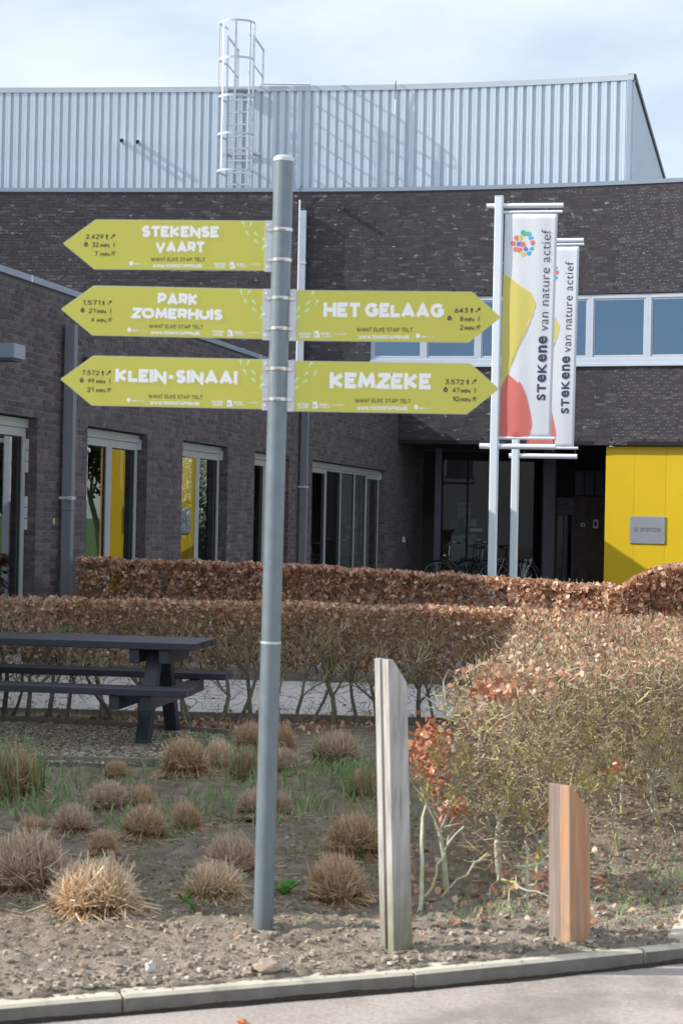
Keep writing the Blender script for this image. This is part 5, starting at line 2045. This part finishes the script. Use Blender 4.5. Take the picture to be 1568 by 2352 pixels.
TM = {}
for mk in ('straw1', 'straw2', 'straw3'):
    for v in range(2):
        me = tuft_mesh('tuft', 2600, 30 + v + 5 * len(TM), .55)
        me.materials.append(M[mk])
        TM[mk, v] = me


def green_blades(n, seed, R=.9, hmax=1.0):
    rng = np.random.default_rng(seed)
    ang = rng.uniform(0, 2 * math.pi, n); rr = rng.random(n) ** .5 * R
    B = np.stack([rr * np.cos(ang), rr * np.sin(ang), np.zeros(n)], 1)
    h = rng.uniform(.4, 1, n) * hmax
    a2 = rng.uniform(0, 2 * math.pi, n); le = rng.uniform(.2, 1.0, n) * h
    Tp = B + np.stack([np.cos(a2) * le, np.sin(a2) * le, h], 1)
    mid = (B + Tp) / 2 + np.stack([-np.cos(a2) * le * .18, -np.sin(a2) * le * .18, h * .08], 1)
    side = np.stack([-np.sin(a2), np.cos(a2), np.zeros(n)], 1)
    w = rng.uniform(.012, .028, n)[:, None]
    V = np.stack([B - side * w, B + side * w, mid - side * w, mid + side * w, Tp - side * w * .15, Tp + side * w * .15], 1)
    F = (np.arange(n) * 6)[:, None, None] + np.array([(0, 1, 3, 2), (2, 3, 5, 4)])[None]
    return mesh_np('green_shoots', V.reshape(-1, 3), F.reshape(-1, 4))


GM = [green_blades(60, 5), green_blades(210, 6)]
for g in GM: g.materials.append(M['blade'])
# x, base y, width, height (photograph units), material, variant, greens, label
TUF = [
 (215, 2128, 225, 140, 'straw2', 0, 0, 'big sunlit golden grass tuft in the left foreground'),
 (70, 2082, 215, 168, 'straw3', 0, 0, 'large grey brown grass tuft at the left edge behind the golden one'),
 (490, 2092, 168, 98, 'straw2', 1, 1, 'tan grass tuft with green leaves left of the signpost foot'),
 (530, 2030, 150, 105, 'straw3', 1, 0, 'grey brown tuft just left of the signpost above the leafy one'),
 (775, 2092, 170, 130, 'straw1', 0, 0, 'brown grass tuft between the signpost foot and the grey wooden post'),
 (812, 1990, 152, 118, 'straw1', 1, 1, 'brown tuft touching the left side of the grey wooden post'),
 (238, 1988, 72, 62, 'straw1', 0, 0, 'small dark tuft above the golden one in the bare patch'),
 (330, 1952, 120, 84, 'straw1', 1, 1, 'brown tuft with a few green blades in the middle of the bed'),
 (430, 1930, 92, 80, 'straw1', 0, 1, 'small brown tuft joined to the right of the middle tuft'),
 (165, 1935, 112, 82, 'straw3', 1, 0, 'low brown tuft sloping behind the large left tuft'),
 (80, 1928, 100, 44, 'straw1', 1, 0, 'flattened brown tuft at the left behind the largest one'),
 (250, 1884, 128, 82, 'straw3', 0, 0, 'reddish grey tuft below the gravel edging'),
 (325, 1878, 75, 74, 'straw1', 1, 1, 'thin tuft right beside the reddish grey one'),
 (425, 1806, 150, 100, 'straw1', 0, 0, 'broad tuft at the corner of the gravel near the table leg'),
 (497, 1788, 85, 88, 'straw2', 1, 1, 'half green tuft behind the broad corner tuft'),
 (268, 1790, 68, 46, 'straw1', 0, 0, 'tiny tuft against the gravel edging board'),
 (40, 1850, 150, 138, 'straw1', 1, 2, 'green and brown grass clump at the left edge below the bench'),
 (560, 1808, 82, 82, 'straw1', 0, 2, 'greenish tuft left of the post in the second row'),
 (585, 1902, 110, 78, 'straw3', 0, 1, 'brown tuft half hidden behind the signpost in mid bed'),
 (645, 1890, 62, 68, 'straw3', 1, 0, 'pale tuft fringe right behind the signpost'),
 (655, 1795, 82, 72, 'straw3', 1, 0, 'tan tuft right of the signpost near the hedge stems'),
 (572, 1735, 95, 74, 'straw1', 1, 0, 'far tan tuft left behind the signpost near the path'),
 (650, 1735, 75, 70, 'straw1', 0, 0, 'far brown tuft right behind the signpost near the path'),
 (768, 1772, 132, 88, 'straw3', 1, 1, 'tan tuft with bright grass in front of the hedge stems'),
 (838, 1850, 88, 84, 'straw1', 0, 2, 'green brown tuft left of the grey wooden post'),
]
for i, (x, y, w, h, mk, v, gr, lb) in enumerate(TUF):
    g = ground_at(x, y - w * .10)
    k = F_U / g.y
    o = bpy.data.objects.new('grass_tuft', TM[mk, v])
    COL.objects.link(o)
    o.location = (g.x, g.y, hill(g.x, g.y) - .005)
    o.rotation_euler = (0, 0, random.uniform(0, 6.28))
    o.scale = (w / k / 2 * random.uniform(.92, 1.12), w / k / 2 * random.uniform(.85, 1.05), h / k * .95)
    o.rotation_euler = (random.uniform(-.14, .14), random.uniform(-.14, .14), random.uniform(0, 6.28))
    tag(o, lb, 'grass tuft', 'cut back ornamental grass tufts in the bed')
    if gr:
        q = bpy.data.objects.new('green_shoots', GM[gr - 1])
        COL.objects.link(q)
        q.parent = o
        q.scale = (1, 1, .95 if gr == 1 else 1.25)
        q.location = (0, 0, 0)

# dead straw fallen round the tufts
P0_, P1_ = [], []
for (x, y, w, h, *_r) in TUF:
    g = ground_at(x, y - w * .10); R_ = w / (F_U / g.y) / 2
    for i in range(70):
        a = random.uniform(0, 6.28); q = R_ * random.uniform(.8, 1.75); l = random.uniform(.03, .10); a2 = a + random.gauss(0, .7)
        px, py = g.x + math.cos(a) * q, g.y + math.sin(a) * q
        if py < kerb_y(px) + .12: continue
        z = hill(px, py) + .006
        P0_.append((px, py, z)); P1_.append((px + math.cos(a2) * l, py + math.sin(a2) * l, z + random.uniform(-.003, .015)))
M['strawbit'] = mat('fallen_straw', (.4, .3, .2), .8, island=[(0, (.22, .15, .09)), (.5, (.42, .32, .21)), (1, (.66, .56, .42))])
link('straw_litter', segs_mesh('straw_litter', P0_, P1_, np.full(len(P0_), .0022), np.full(len(P0_), .0013)), M['strawbit'], kind='stuff')

# loose green grass
B_, T_ = [], []
patches = [(60, 1800, 120, 60, 520), (250, 1790, 200, 40, 200), (550, 1760, 80, 60, 330), (570, 1850, 120, 60, 300), (740, 1790, 130, 50, 620), (820, 1800, 70, 50, 620), (740, 1860, 160, 40, 260),
           (420, 1880, 200, 60, 400), (100, 1860, 140, 50, 340), (200, 1870, 200, 60, 240), (660, 1850, 60, 60, 150), (330, 1930, 120, 30, 130), (480, 1710, 90, 14, 150), (700, 1960, 90, 50, 90), (900, 1900, 60, 90, 200), (860, 1960, 60, 70, 90),
           (400, 1720, 60, 20, 90), (1560, 2020, 100, 60, 200), (1150, 2120, 120, 30, 130), (1450, 2080, 120, 60, 220)]
vs, fs = [], []
for (x, y, sx, sy, n) in patches:
    for i in range(n):
        g = ground_at(random.gauss(x, sx * .5), random.gauss(y, sy * .45))
        if g.y > 14.3 or g.y < 6.9: continue
        z = hill(g.x, g.y)
        if random.random() < .35: continue
        h = random.uniform(.02, .11) * (1.0 if y < 1950 else .45)
        a = random.uniform(0, 6.28); le = h * random.uniform(.3, 1.3); w = random.uniform(.002, .004)
        d = Vector((math.cos(a), math.sin(a), 0)); s_ = Vector((-d.y, d.x, 0))
        b = Vector((g.x, g.y, z)); m_ = b + d * le * .35 + Vector((0, 0, h * .6)); t_ = b + d * le + Vector((0, 0, h))
        n0 = len(vs)
        vs += [b - s_ * w, b + s_ * w, m_ + s_ * w, m_ - s_ * w, t_ + s_ * .0003, t_ - s_ * .0003]
        fs += [(n0, n0 + 1, n0 + 2, n0 + 3), (n0 + 3, n0 + 2, n0 + 4, n0 + 5)]
# fine moss and seedlings
for i in range(5200):
    g = ground_at(random.uniform(-20, 1600), random.uniform(1730, 2160))
    if g.y > 14 or g.y < kerb_y(g.x) + .15: continue
    if fbm(g.x, g.y, 1.6, 3, 12) < .02: continue
    z = hill(g.x, g.y); h = random.uniform(.006, .03)
    a = random.uniform(0, 6.28); w = random.uniform(.002, .005)
    d = Vector((math.cos(a), math.sin(a), 0)); s_ = Vector((-d.y, d.x, 0))
    b = Vector((g.x, g.y, z)); t_ = b + d * h + Vector((0, 0, h * .8))
    n0 = len(vs)
    vs += [b - s_ * w, b + s_ * w, t_ + s_ * w * .6, t_ - s_ * w * .6]
    fs.append((n0, n0 + 1, n0 + 2, n0 + 3))
me = bpy.data.meshes.new('green_grass'); me.from_pydata([tuple(v) for v in vs], [], fs)
link('green_grass', me, M['blade'], kind='stuff')


def weed(x, y, r, n, label, seed):
    g = ground_at(x, y)
    rng = random.Random(seed)
    vs, fs = [], []
    for i in range(n):
        a = rng.uniform(0, 6.28); l = r * rng.uniform(.6, 1.1); up = rng.uniform(.5, 1.1)
        d = Vector((math.cos(a), math.sin(a), 0)); s_ = Vector((-d.y, d.x, 0))
        n0 = len(vs)
        for q, (t_, w, z) in enumerate(((0, .04, 0), (.35, .15, .45), (.6, .26, .75), (.85, .2, .85), (1, .02, .72))):
            c = d * l * t_ + Vector((0, 0, z * l * up))
            vs += [c - s_ * w * l + Vector((0, 0, .05 * l)), c, c + s_ * w * l + Vector((0, 0, .05 * l))]
            if q:
                b = n0 + 3 * q
                fs += [(b - 3, b - 2, b + 1, b), (b - 2, b - 1, b + 2, b + 1)]
    me = bpy.data.meshes.new('weed'); me.from_pydata([tuple(v) for v in vs], [], fs)
    o = link('weed', me, M['weed'])
    o.location = (g.x, g.y, hill(g.x, g.y))
    return tag(o, label, 'weed', None)


weed(652, 2066, .075, 11, 'bright green leafy weed right of the signpost foot', 3)
weed(424, 2090, .06, 8, 'bright green weed leaves at the left of the tan tuft', 4)
weed(450, 2108, .05, 6, 'small green weed sprout under the tan tuft', 5)

# ================================================================== HEDGES
def grow(rng, p, d, L_, r, lvl, maxl, H, out, box=None, twist=.30, shrink=.72):
    """recursive branch; out collects (p0, p1, r0, r1, level)"""
    n = 3 if lvl < 2 else 2
    step = L_ / n
    for i in range(n):
        d = (d + Vector((rng.gauss(0, twist * .5), rng.gauss(0, twist * .5), rng.gauss(.04, twist * .3)))).normalized()
        q = p + d * step
        if q.z > H:
            q.z = H - rng.random() * .02
            out.append((p, q, r, r * .8, lvl)); return
        r2 = r * (.88 if lvl < 2 else .82)
        out.append((p, q, r, r2, lvl))
        if lvl < maxl and (i > 0 or lvl > 0) and rng.random() < .85:
            a = rng.uniform(0, 6.28)
            e = (d * rng.uniform(.5, .9) + Vector((math.cos(a), math.sin(a), rng.uniform(-.1, .6))) * .9).normalized()
            grow(rng, q, e, L_ * shrink * rng.uniform(.6, 1.0), r2 * .55, lvl + 1, maxl, H, out, box, twist, shrink)
        p, r = q, r2
    if lvl < maxl:
        for _ in range(2):
            a = rng.uniform(0, 6.28)
            e = (d + Vector((math.cos(a), math.sin(a), .3)) * rng.uniform(.3, .8)).normalized()
            grow(rng, p, e, L_ * shrink * rng.uniform(.6, 1.0), r * .7, lvl + 1, maxl, H, out, box, twist, shrink)


def hedge(name, label, spots, H, seed, bark, leafn, leafpos, leafmat, shoots, shootpos, maxl=4, r0=.013, sub=1, L0=.30, group=None, lsize=(.024, .070), tr=.0021, low=0, lowpos=None):
    rng = random.Random(seed)
    sx = sum(s[0] for s in spots) / len(spots); sy = sum(s[1] for s in spots) / len(spots)
    root = thing(name, (sx, sy, 0), label, 'hedge', group)
    tw = []
    for (x, y) in spots:
        z = hill(x, y) if y < 15 else 0
        segs = []
        h = H + rng.uniform(-.03, .02)
        d = Vector((rng.gauss(0, .16), rng.gauss(0, .16), 1)).normalized()
        grow(rng, Vector((x, y, z - .02)), d, L0 * rng.uniform(.85, 1.25), r0 * rng.uniform(.7, 1.35), 0, maxl, h, segs)
        thick = [s for s in segs if s[4] <= 1]
        tw += [s for s in segs if s[4] > 1]
        me = segs_mesh('stem', [s[0] for s in thick], [s[1] for s in thick], [s[2] for s in thick], [s[3] for s in thick], 6)
        me.polygons.foreach_set('use_smooth', [True] * len(me.polygons))
        link('stem', me, bark, root)
    P0 = np.array([s[0] for s in tw]); P1 = np.array([s[1] for s in tw])
    R0_ = np.maximum(np.array([s[2] for s in tw]),   .0021 if maxl < 5 else .0024); R1_ = np.maximum(np.array([s[3] for s in tw]), .0016 if maxl < 5 else .0018)
    link('branches', segs_mesh('branches', P0, P1, R0_, R1_, 3), M['branch'] if bark is M['bark'] else M['twig'], root, kind='stuff')
    if shoots:
        S0 = np.array([shootpos(rng) for _ in range(shoots)])
        dd = RNG.normal(0, .55, (shoots, 3)); dd[:, 2] = RNG.uniform(-.1, 1.2, shoots)
        dd /= np.linalg.norm(dd, axis=1, keepdims=True)
        Ls = RNG.uniform(.025, .085, (shoots, 1))
        S1 = S0 + dd * Ls
        S1[:, 2] = np.minimum(S1[:, 2], H + .03 * RNG.random(shoots))
        S2 = S1 + (dd + RNG.normal(0, .5, (shoots, 3))) * Ls * .5
        link('twigs', segs_mesh('twigs', np.vstack([S0, S1]), np.vstack([S1, S2]), np.concatenate([RNG.uniform(.6, 1.5, shoots) * tr, np.full(shoots, tr)]), np.concatenate([np.full(shoots, tr * .9), np.full(shoots, tr * .45)]), 3), M['twig'], root, kind='stuff')
    if low:
        S0 = np.array([lowpos(rng) for _ in range(low)])
        dd = RNG.normal(0, 1, (low, 3)); dd[:, 2] *= .55
        dd /= np.linalg.norm(dd, axis=1, keepdims=True)
        A, B = [], []
        P = S0
        for st in range(4):
            Q = P + dd * RNG.uniform(.02, .055, (low, 1))
            A.append(P); B.append(Q)
            P = Q; dd = dd + RNG.normal(0, .35, (low, 3)); dd /= np.linalg.norm(dd, axis=1, keepdims=True)
        link('low_twigs', segs_mesh('low_twigs', np.vstack(A), np.vstack(B), np.repeat([tr * 1.1, tr * .95, tr * .8, tr * .6], low), np.repeat([tr * .95, tr * .8, tr * .6, tr * .3], low), 3), M['twigd'] if maxl < 5 else M['twig'], root, kind='stuff')
    if leafn:
        C = np.array([leafpos(rng) for _ in range(leafn)])
        C = C[~np.isnan(C[:, 0])]
        link('dry_leaves', leaves_mesh('dry_leaves', C, RNG.uniform(lsize[0], lsize[1], len(C)), RNG, droop=.2), leafmat, root, kind='stuff')
    return root


def interp(P, x):
    for (a, ya), (b, yb) in zip(P, P[1:]):
        if x <= b: return lerp(ya, yb, max(0, (x - a) / (b - a)))
    return P[-1][1]


# far dense hedge: front face line (X -> Y) and top height
H3Y = [(-2.75, 19.75), (-.4, 19.35), (1.0, 18.7), (1.7, 18.0), (2.35, 17.1), (3.2, 16.6)]
H3Z = [(-2.75, 1.115), (-.4, 1.09), (1.0, 1.055), (1.7, 1.03), (2.35, 1.03), (3.2, 1.03)]


def h3leaf(rng):
    x = rng.uniform(-2.72, 3.1)
    f = interp(H3Y, x); H = interp(H3Z, x) + .03 * fbm(x, 0, 3, 3, 2)
    bulge = .05 * fbm(x, .5, 2.5, 2, 8)
    if rng.random() < .70:
        z = .06 + (H - .06) * rng.random() ** .9
        hol = max(0, fbm(x, z, 8, 3, 6) + .05) * .5
        d = abs(rng.gauss(0, .05)) + hol - .02 + bulge + .06 * max(0, z - H + .1) / .1
        return (x, f + d, z)
    return (x, f + rng.uniform(0, .6), H - abs(rng.gauss(0, .03)) + .015)


sp3 = [(x, interp(H3Y, x) + .3 + random.uniform(-.08, .08)) for x in np.arange(-2.6, 3.1, .24)]
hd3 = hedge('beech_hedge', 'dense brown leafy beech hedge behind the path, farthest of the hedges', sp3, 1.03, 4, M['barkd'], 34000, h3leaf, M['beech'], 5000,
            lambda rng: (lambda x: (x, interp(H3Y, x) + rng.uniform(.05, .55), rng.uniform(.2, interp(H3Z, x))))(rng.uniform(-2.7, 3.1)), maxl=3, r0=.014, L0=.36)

# middle hedge: bare stems under, some leaves on top
H2Y = [(-3.4, 14.62), (-.3, 14.62), (1.0, 14.4), (2.6, 13.9)]


def h2top(x): return .915 + .02 * fbm(x, 3, 2, 3, 1)


def h2leaf(rng):
    x = rng.uniform(-3.2, 2.0)
    left = max(0, min(1, (-1.9 - x) / .6))
    z0 = .25 if left > .5 and rng.random() < .6 else .62
    z = z0 + (h2top(x) - z0) * rng.random() ** (.8 if left > .5 else .38)
    if rng.random() > .50 + .9 * left + .28 * (fbm(x, z, 3, 2, 20)): 
        z = h2top(x) - abs(rng.gauss(0, .035))
    return (x, interp(H2Y, x) + rng.uniform(-.03, .5), z + .02)


sp2 = [(x + random.uniform(-.07, .07), interp(H2Y, x) + random.uniform(.05, .35)) for x in np.arange(-3.1, 1.8, .155)]
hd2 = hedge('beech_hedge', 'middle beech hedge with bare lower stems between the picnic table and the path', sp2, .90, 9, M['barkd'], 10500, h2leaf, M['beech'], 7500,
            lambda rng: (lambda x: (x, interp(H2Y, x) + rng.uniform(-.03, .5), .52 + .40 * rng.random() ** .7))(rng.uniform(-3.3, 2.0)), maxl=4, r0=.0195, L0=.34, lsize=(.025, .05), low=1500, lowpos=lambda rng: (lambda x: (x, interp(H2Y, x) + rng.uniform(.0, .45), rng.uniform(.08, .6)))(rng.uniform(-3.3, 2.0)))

# foreground hedge on the right
H5P = [Vector((.40, 8.05, 0)), Vector((.72, 8.0, 0)), Vector((1.15, 8.9, 0)), Vector((1.75, 9.7, 0)), Vector((3.6, 10.6, 0)), Vector((4.2, 14.8, 0)), Vector((1.35, 14.5, 0)), (Vector((.95, 11.0, 0)))]


def in5(rng):
    while True:
        x, y = rng.uniform(.3, 3.4), rng.uniform(7.9, 14.8)
        if x > y * .19 + .5: continue
        if inside(x, y, H5P): return x, y


def h5z(x, y): return .905 + .03 * fbm(x, y, 1.3, 3, 31) - .10 * max(0, (8.5 - y) / .5)


rr = random.Random(77)
sp5 = []
while len(sp5) < 62:
    x, y = in5(rr)
    if all((x - a) ** 2 + (y - b) ** 2 > .035 for a, b in sp5): sp5.append((x, y))


def h5leaf(rng):
    x, y = in5(rng)
    z = h5z(x, y) - abs(rng.gauss(0, .07)) + .015
    if y < 13 and rng.random() < .55 - .45 * (fbm(x, y, 1.4, 2, 44) > .05): return (float('nan'),) * 3
    return (x, y, z)


def h5shoot(rng):
    x, y = in5(rng)
    return (x, y, .46 + (h5z(x, y) - .49) * rng.random() ** .5)


hd5 = hedge('beech_hedge', 'wide twiggy foreground beech hedge on the right with lichened yellow green branches', sp5, .90, 21, M['bark'], 8200, h5leaf, M['beech'], 13000, h5shoot, maxl=5, r0=.0155, L0=.27, lsize=(.012, .044), tr=.0024, low=5400, lowpos=lambda rng: (lambda p: (p[0], p[1], rng.uniform(.08, .62)))(in5(rng)))
# russet leaves still on at its left end
C = []
rr = random.Random(5)
for (x, y, sx, sy, n) in ((985, 1700, 38, 34, 230), (1000, 1770, 38, 44, 200), (1040, 1850, 36, 26, 110), (1130, 1585, 50, 22, 110), (960, 1745, 18, 30, 60), (1255, 2050, 26, 18, 26), (1235, 2020, 14, 14, 10), (1155, 2010, 8, 6, 4), (1375, 2025, 9, 22, 8), (1260, 1880, 8, 20, 5), (1420, 1760, 26, 18, 20)):
    for i in range(n):
        C.append(tuple(at(rr.gauss(x, sx * .55), rr.gauss(y, sy * .6), rr.uniform(7.95, 8.55))))
link('russet_leaves', leaves_mesh('russet_leaves', C, RNG.uniform(.024, .044, len(C)), RNG, droop=.3), M['beechr'], hd5, kind='stuff')
sg = [(Vector((at(1150, 2020, 8.0))), at(1262, 2062, 7.8)), (at(1180, 1990, 8.1), at(1330, 1985, 8.2)), (at(1120, 1960, 8.0), at(1010, 2060, 7.9)), (at(1130, 2150, 7.75), at(1190, 2010, 8.0)), (at(960, 2120, 7.7), at(985, 1790, 8.2)), (at(975, 2060, 7.9), at(1040, 1905, 8.1)), (at(1215, 2150, 7.9), at(1205, 1930, 8.1))]
P0_, P1_, r0_, r1_ = [], [], [], []
for a, b in sg:
    prev = a; n = 7
    rb = .0105 if b.z - a.z > .25 else .006
    P0_, P1_, r0_, r1_ = [], [], [], []
    for i in range(n):
        q = a.lerp(b, (i + 1) / n) + Vector((rr.gauss(0, .007), rr.gauss(0, .007), rr.gauss(0, .007)))
        P0_.append(prev); P1_.append(q); r0_.append(rb * (1 - i / n * .55)); r1_.append(rb * (1 - (i + 1) / n * .55)); prev = q
    link('stem', segs_mesh('stem', P0_, P1_, r0_, r1_, 6), M['bark'], hd5)

# leafy hedge rising at the right behind the foreground one
H4T = [(1390, 1362), (1430, 1345), (1460, 1325), (1500, 1307), (1540, 1297), (1568, 1292), (1700, 1285)]


def h4leaf(rng):
    y = rng.uniform(14.9, 16.6)
    x = rng.uniform(2.1, 3.9)
    px = proj((x, y, 1.0))[0]
    if px < 1385: return (float('nan'),) * 3
    top = .60 * (0) + at(px, interp(H4T, px), y).z
    top = min(top, 1.27)
    bot = max(.3, top - .50)
    if rng.random() < .55: z = top - abs(rng.gauss(0, .035))
    else: z = bot + (top - bot) * rng.random() ** .7; y = 14.9 + abs(rng.gauss(0, .08))
    return (x, y, z)


sp4 = [(x, 15.1 + random.uniform(0, 1.1)) for x in np.arange(2.45, 3.8, .12)]
hd4 = hedge('beech_hedge', 'taller copper brown beech hedge in front of the yellow wall at the right edge', sp4, 1.12, 33, M['bark'], 15000, h4leaf, M['beech'], 3000,
            lambda rng: (rng.uniform(2.4, 3.8), rng.uniform(14.9, 16.4), rng.uniform(.4, 1.08)), maxl=4, r0=.013, L0=.34)

# litter of leaves under the hedges
C = []
for i in range(700):
    g = ground_at(random.uniform(-20, 900), random.gauss(1662, 14), .02); C.append((g.x, g.y, .03))
for i in range(160):
    g = ground_at(random.uniform(900, 1568), random.uniform(1950, 2150), .02)
    if g.y > kerb_y(g.x) + .15: C.append((g.x, g.y, hill(g.x, g.y) + .008))
for i in range(60):
    x = random.uniform(-2, 2); y = kerb_y(x) + random.uniform(.2, 5); C.append((x, y, hill(x, y) + .008))
o = link('leaf_litter', leaves_mesh('leaf_litter', C, RNG.uniform(.03, .055, len(C)), RNG), M['beech'], kind='stuff')

# ================================================================== BICYCLES
def bicycle():
    root = thing('bicycle', (0, 0, 0), 'x', 'bicycle', None, local=True)
    RW = .345; WB = 1.13

    def wheel(x):
        n = 40
        w = MB().tube([Vector((x + RW * math.cos(q * 2 * math.pi / n), 0, RW + RW * math.sin(q * 2 * math.pi / n))) for q in range(n + 1)], .019, 8, False)
        wo = w.build('wheel', M['tyre'], root, True)
        MB().tube([Vector((x + (RW - .028) * math.cos(q * 2 * math.pi / n), 0, RW + (RW - .028) * math.sin(q * 2 * math.pi / n))) for q in range(n + 1)], .009, 6, False).build('rim', M['chrome'], wo, True)
        sp_ = MB()
        for q in range(18):
            a = q * 2 * math.pi / 18
            sp_.tube([(x, .02 * (-1) ** q, RW), (x + (RW - .03) * math.cos(a), 0, RW + (RW - .03) * math.sin(a))], .0022, 4, False)
        sp_.build('spokes', M['chrome'], wo)
        MB().tube([(x, -.05, RW), (x, .05, RW)], .022, 10).build('hub', M['chrome'], wo, True)
        fe = MB().strip([Vector((x + (RW + .035) * math.cos(q), 0, RW + (RW + .035) * math.sin(q))) for q in [(.15 if x > .5 else .6) + k_ * ((2.6 if x > .5 else 2.2)) / 14 for k_ in range(15)]], .055, .004, Vector((0, 1, 0)))
        fe.build('mudguard', M['bikeframe'], root)
    wheel(0); wheel(WB)
    f = MB()
    bb = (.70, 0, .29); st = (.86, 0, .72); hd_ = (.20, 0, .80); hb = (.165, 0, .66)
    f.tube([hb, (.35, 0, .45), bb], .020, 10); f.tube([(.19, 0, .76), (.42, 0, .52), (.74, 0, .40)], .014, 8)
    f.tube([bb, st], .018, 10); f.tube([hb, hd_], .023, 10)
    for s_ in (-.055, .055):
        f.tube([bb, (WB, s_, RW)], .010, 8); f.tube([(.84, s_ * .4, .68), (WB, s_, RW)], .009, 8)
        f.tube([(.155, s_ * .7, .64), (.09, s_, .5), (0, s_, RW)], .012, 8)
    f.build('frame', M['bikeframe'], root, True)
    h = MB(); h.tube([hd_, (.21, 0, 1.0)], .014, 8); h.tube([(.40, -.29, 1.05), (.26, -.24, 1.07), (.19, -.10, 1.02), (.21, 0, 1.0), (.19, .10, 1.02), (.26, .24, 1.07), (.40, .29, 1.05)], .012, 8)
    h.build('handlebar', M['chrome'], root, True)
    for s_ in (-1, 1):
        MB().tube([(.32, s_ * .27, 1.06), (.42, s_ * .295, 1.048)], .018, 8).build('grip', M['tyre'], root, True)
    s2 = MB(); s2.slab([Vector(p) for p in ((.72, -.02, .95), (.80, -.04, .945), (.93, -.10, .95), (1.0, -.09, .965), (1.0, .09, .965), (.93, .10, .95), (.80, .04, .945), (.72, .02, .95))], Vector((0, 0, .05)))
    bevel(s2.build('saddle', M['bikeframe'], root), .015); MB().tube([st, (.885, 0, .94)], .013, 8).build('seat_post', M['chrome'], root, True)
    c = MB(); c.tube([(.88, -.07, .74), (1.35, -.07, .76), (1.35, .07, .76), (.88, .07, .74)], .006, 6)
    for s_ in (-.07, .07):
        c.tube([(1.2, s_, .75), (WB, s_, RW)], .005, 6); c.tube([(1.32, s_, .75), (WB + .02, s_, RW)], .005, 6)
    c.build('luggage_carrier', M['chrome'], root, True)
    MB().box((1.37, 0, .66), (.012, .03, .02)).build('rear_light', M['redp'], root)
    MB().tube([(.09, 0, .80), (.14, 0, .80)], [.034, .02], 10).build('headlamp', M['chrome'], root, True)
    cr_ = MB(); cr_.tube([(.70, -.07, .29), (.78, -.08, .13)], .009, 6); cr_.tube([(.70, .07, .29), (.62, .08, .45)], .009, 6)
    cr_.build('crank', M['chrome'], root); MB().lohi((.74, -.17, .115), (.83, -.08, .135)).build('pedal', M['tyre'], root)
    return root


b1 = bicycle()
b1['label'] = 'black city bicycle parked in the entrance recess, its saddle behind the left flagpole'
b1['group'] = 'bicycles parked at the entrance'
YBK = 39.9
b1.location = (at(1007, 1290, YBK).x, YBK, .02)
b1.scale = (1.03, 1, 1.06)
b2 = copy_tree(b1)
b2['label'] = 'second black bicycle parked right behind the first, its wheel between the flagpoles'
b2.location = (at(1075, 1290, 40.6).x, 40.6, .02)
b2.rotation_euler = (0, 0, .12)

# ================================================================== TREES
def tree(x, y, H, R, leafmat, n, label, seed, lo=.35, trunk='bark', size=.10, cat='tree', group=None):
    rng = random.Random(seed)
    segs = []
    grow(rng, Vector((x, y, 0)), Vector((.03, 0, 1)), H * .38, H * .018, 0, 4, H, segs, twist=.22, shrink=.74)
    root = thing('blossom_tree' if leafmat is M['blossom'] else 'tree', (x, y, 0), label, cat, group)
    th = [s for s in segs]
    link('trunk', segs_mesh('trunk', [s[0] for s in th], [s[1] for s in th], [max(s[2], .006) for s in th], [max(s[3], .004) for s in th], 5), M[trunk], root)
    C = []
    ends = [s[1] for s in segs if s[4] >= 2]
    for i in range(n):
        e = ends[rng.randrange(len(ends))]
        C.append((e.x + rng.gauss(0, R * .09), e.y + rng.gauss(0, R * .09), max(lo * H * .6, e.z + rng.gauss(0, R * .09))))
    link('crown', leaves_mesh('crown', C, RNG.uniform(size * .6, size * 1.3, n), RNG), leafmat, root)
    return root


tree(-2.35, 34.3, 3.4, 1.5, M['blossom'], 9000, 'white blossoming tree seen through the second narrow window', 3, lo=.3, size=.07)
link('patio_lawn', mesh_np('patio_lawn', [tuple(wp(13.1, -3.15, .03)), tuple(wp(13.1, -1.05, .03)), tuple(wp(17.5, -1.05, .03)), tuple(wp(17.5, -3.15, .03))], [(0, 3, 2, 1)]), M['lawn'], kind='structure')
for i, (x, y, h, sd_, n) in enumerate(((11.5, 43, 8.5, 11, 9000), (15.5, 47, 9.5, 12, 9000), (10.2, 31.5, 5.5, 15, 6000), (13.5, 36.5, 7.0, 13, 8000), (18.5, 40, 9, 14, 7000))):
    tree(x, y, h, h * .35, M['treeleaf'], n, ['slender', 'tall', 'small', 'bushy', 'wide'][i] + ' green tree at the side lawn, mirrored in the wing windows', sd_, size=.16, group='trees at the side lawn')

for i, (x, y, h) in enumerate(((9.9, 42.2, 5.2), (11.6, 45.0, 6.0), (13.2, 42.6, 5.0), (10.4, 39.0, 3.6))):
    tree(x, y, h, h * .5, M['treeleaf'], 9000, ['dense', 'broad', 'round', 'low'][i] + ' evergreen shrub at the side lawn, mirrored in the wing windows', 60 + i, lo=.04, size=.14, cat='shrub', group='shrubs at the side lawn')
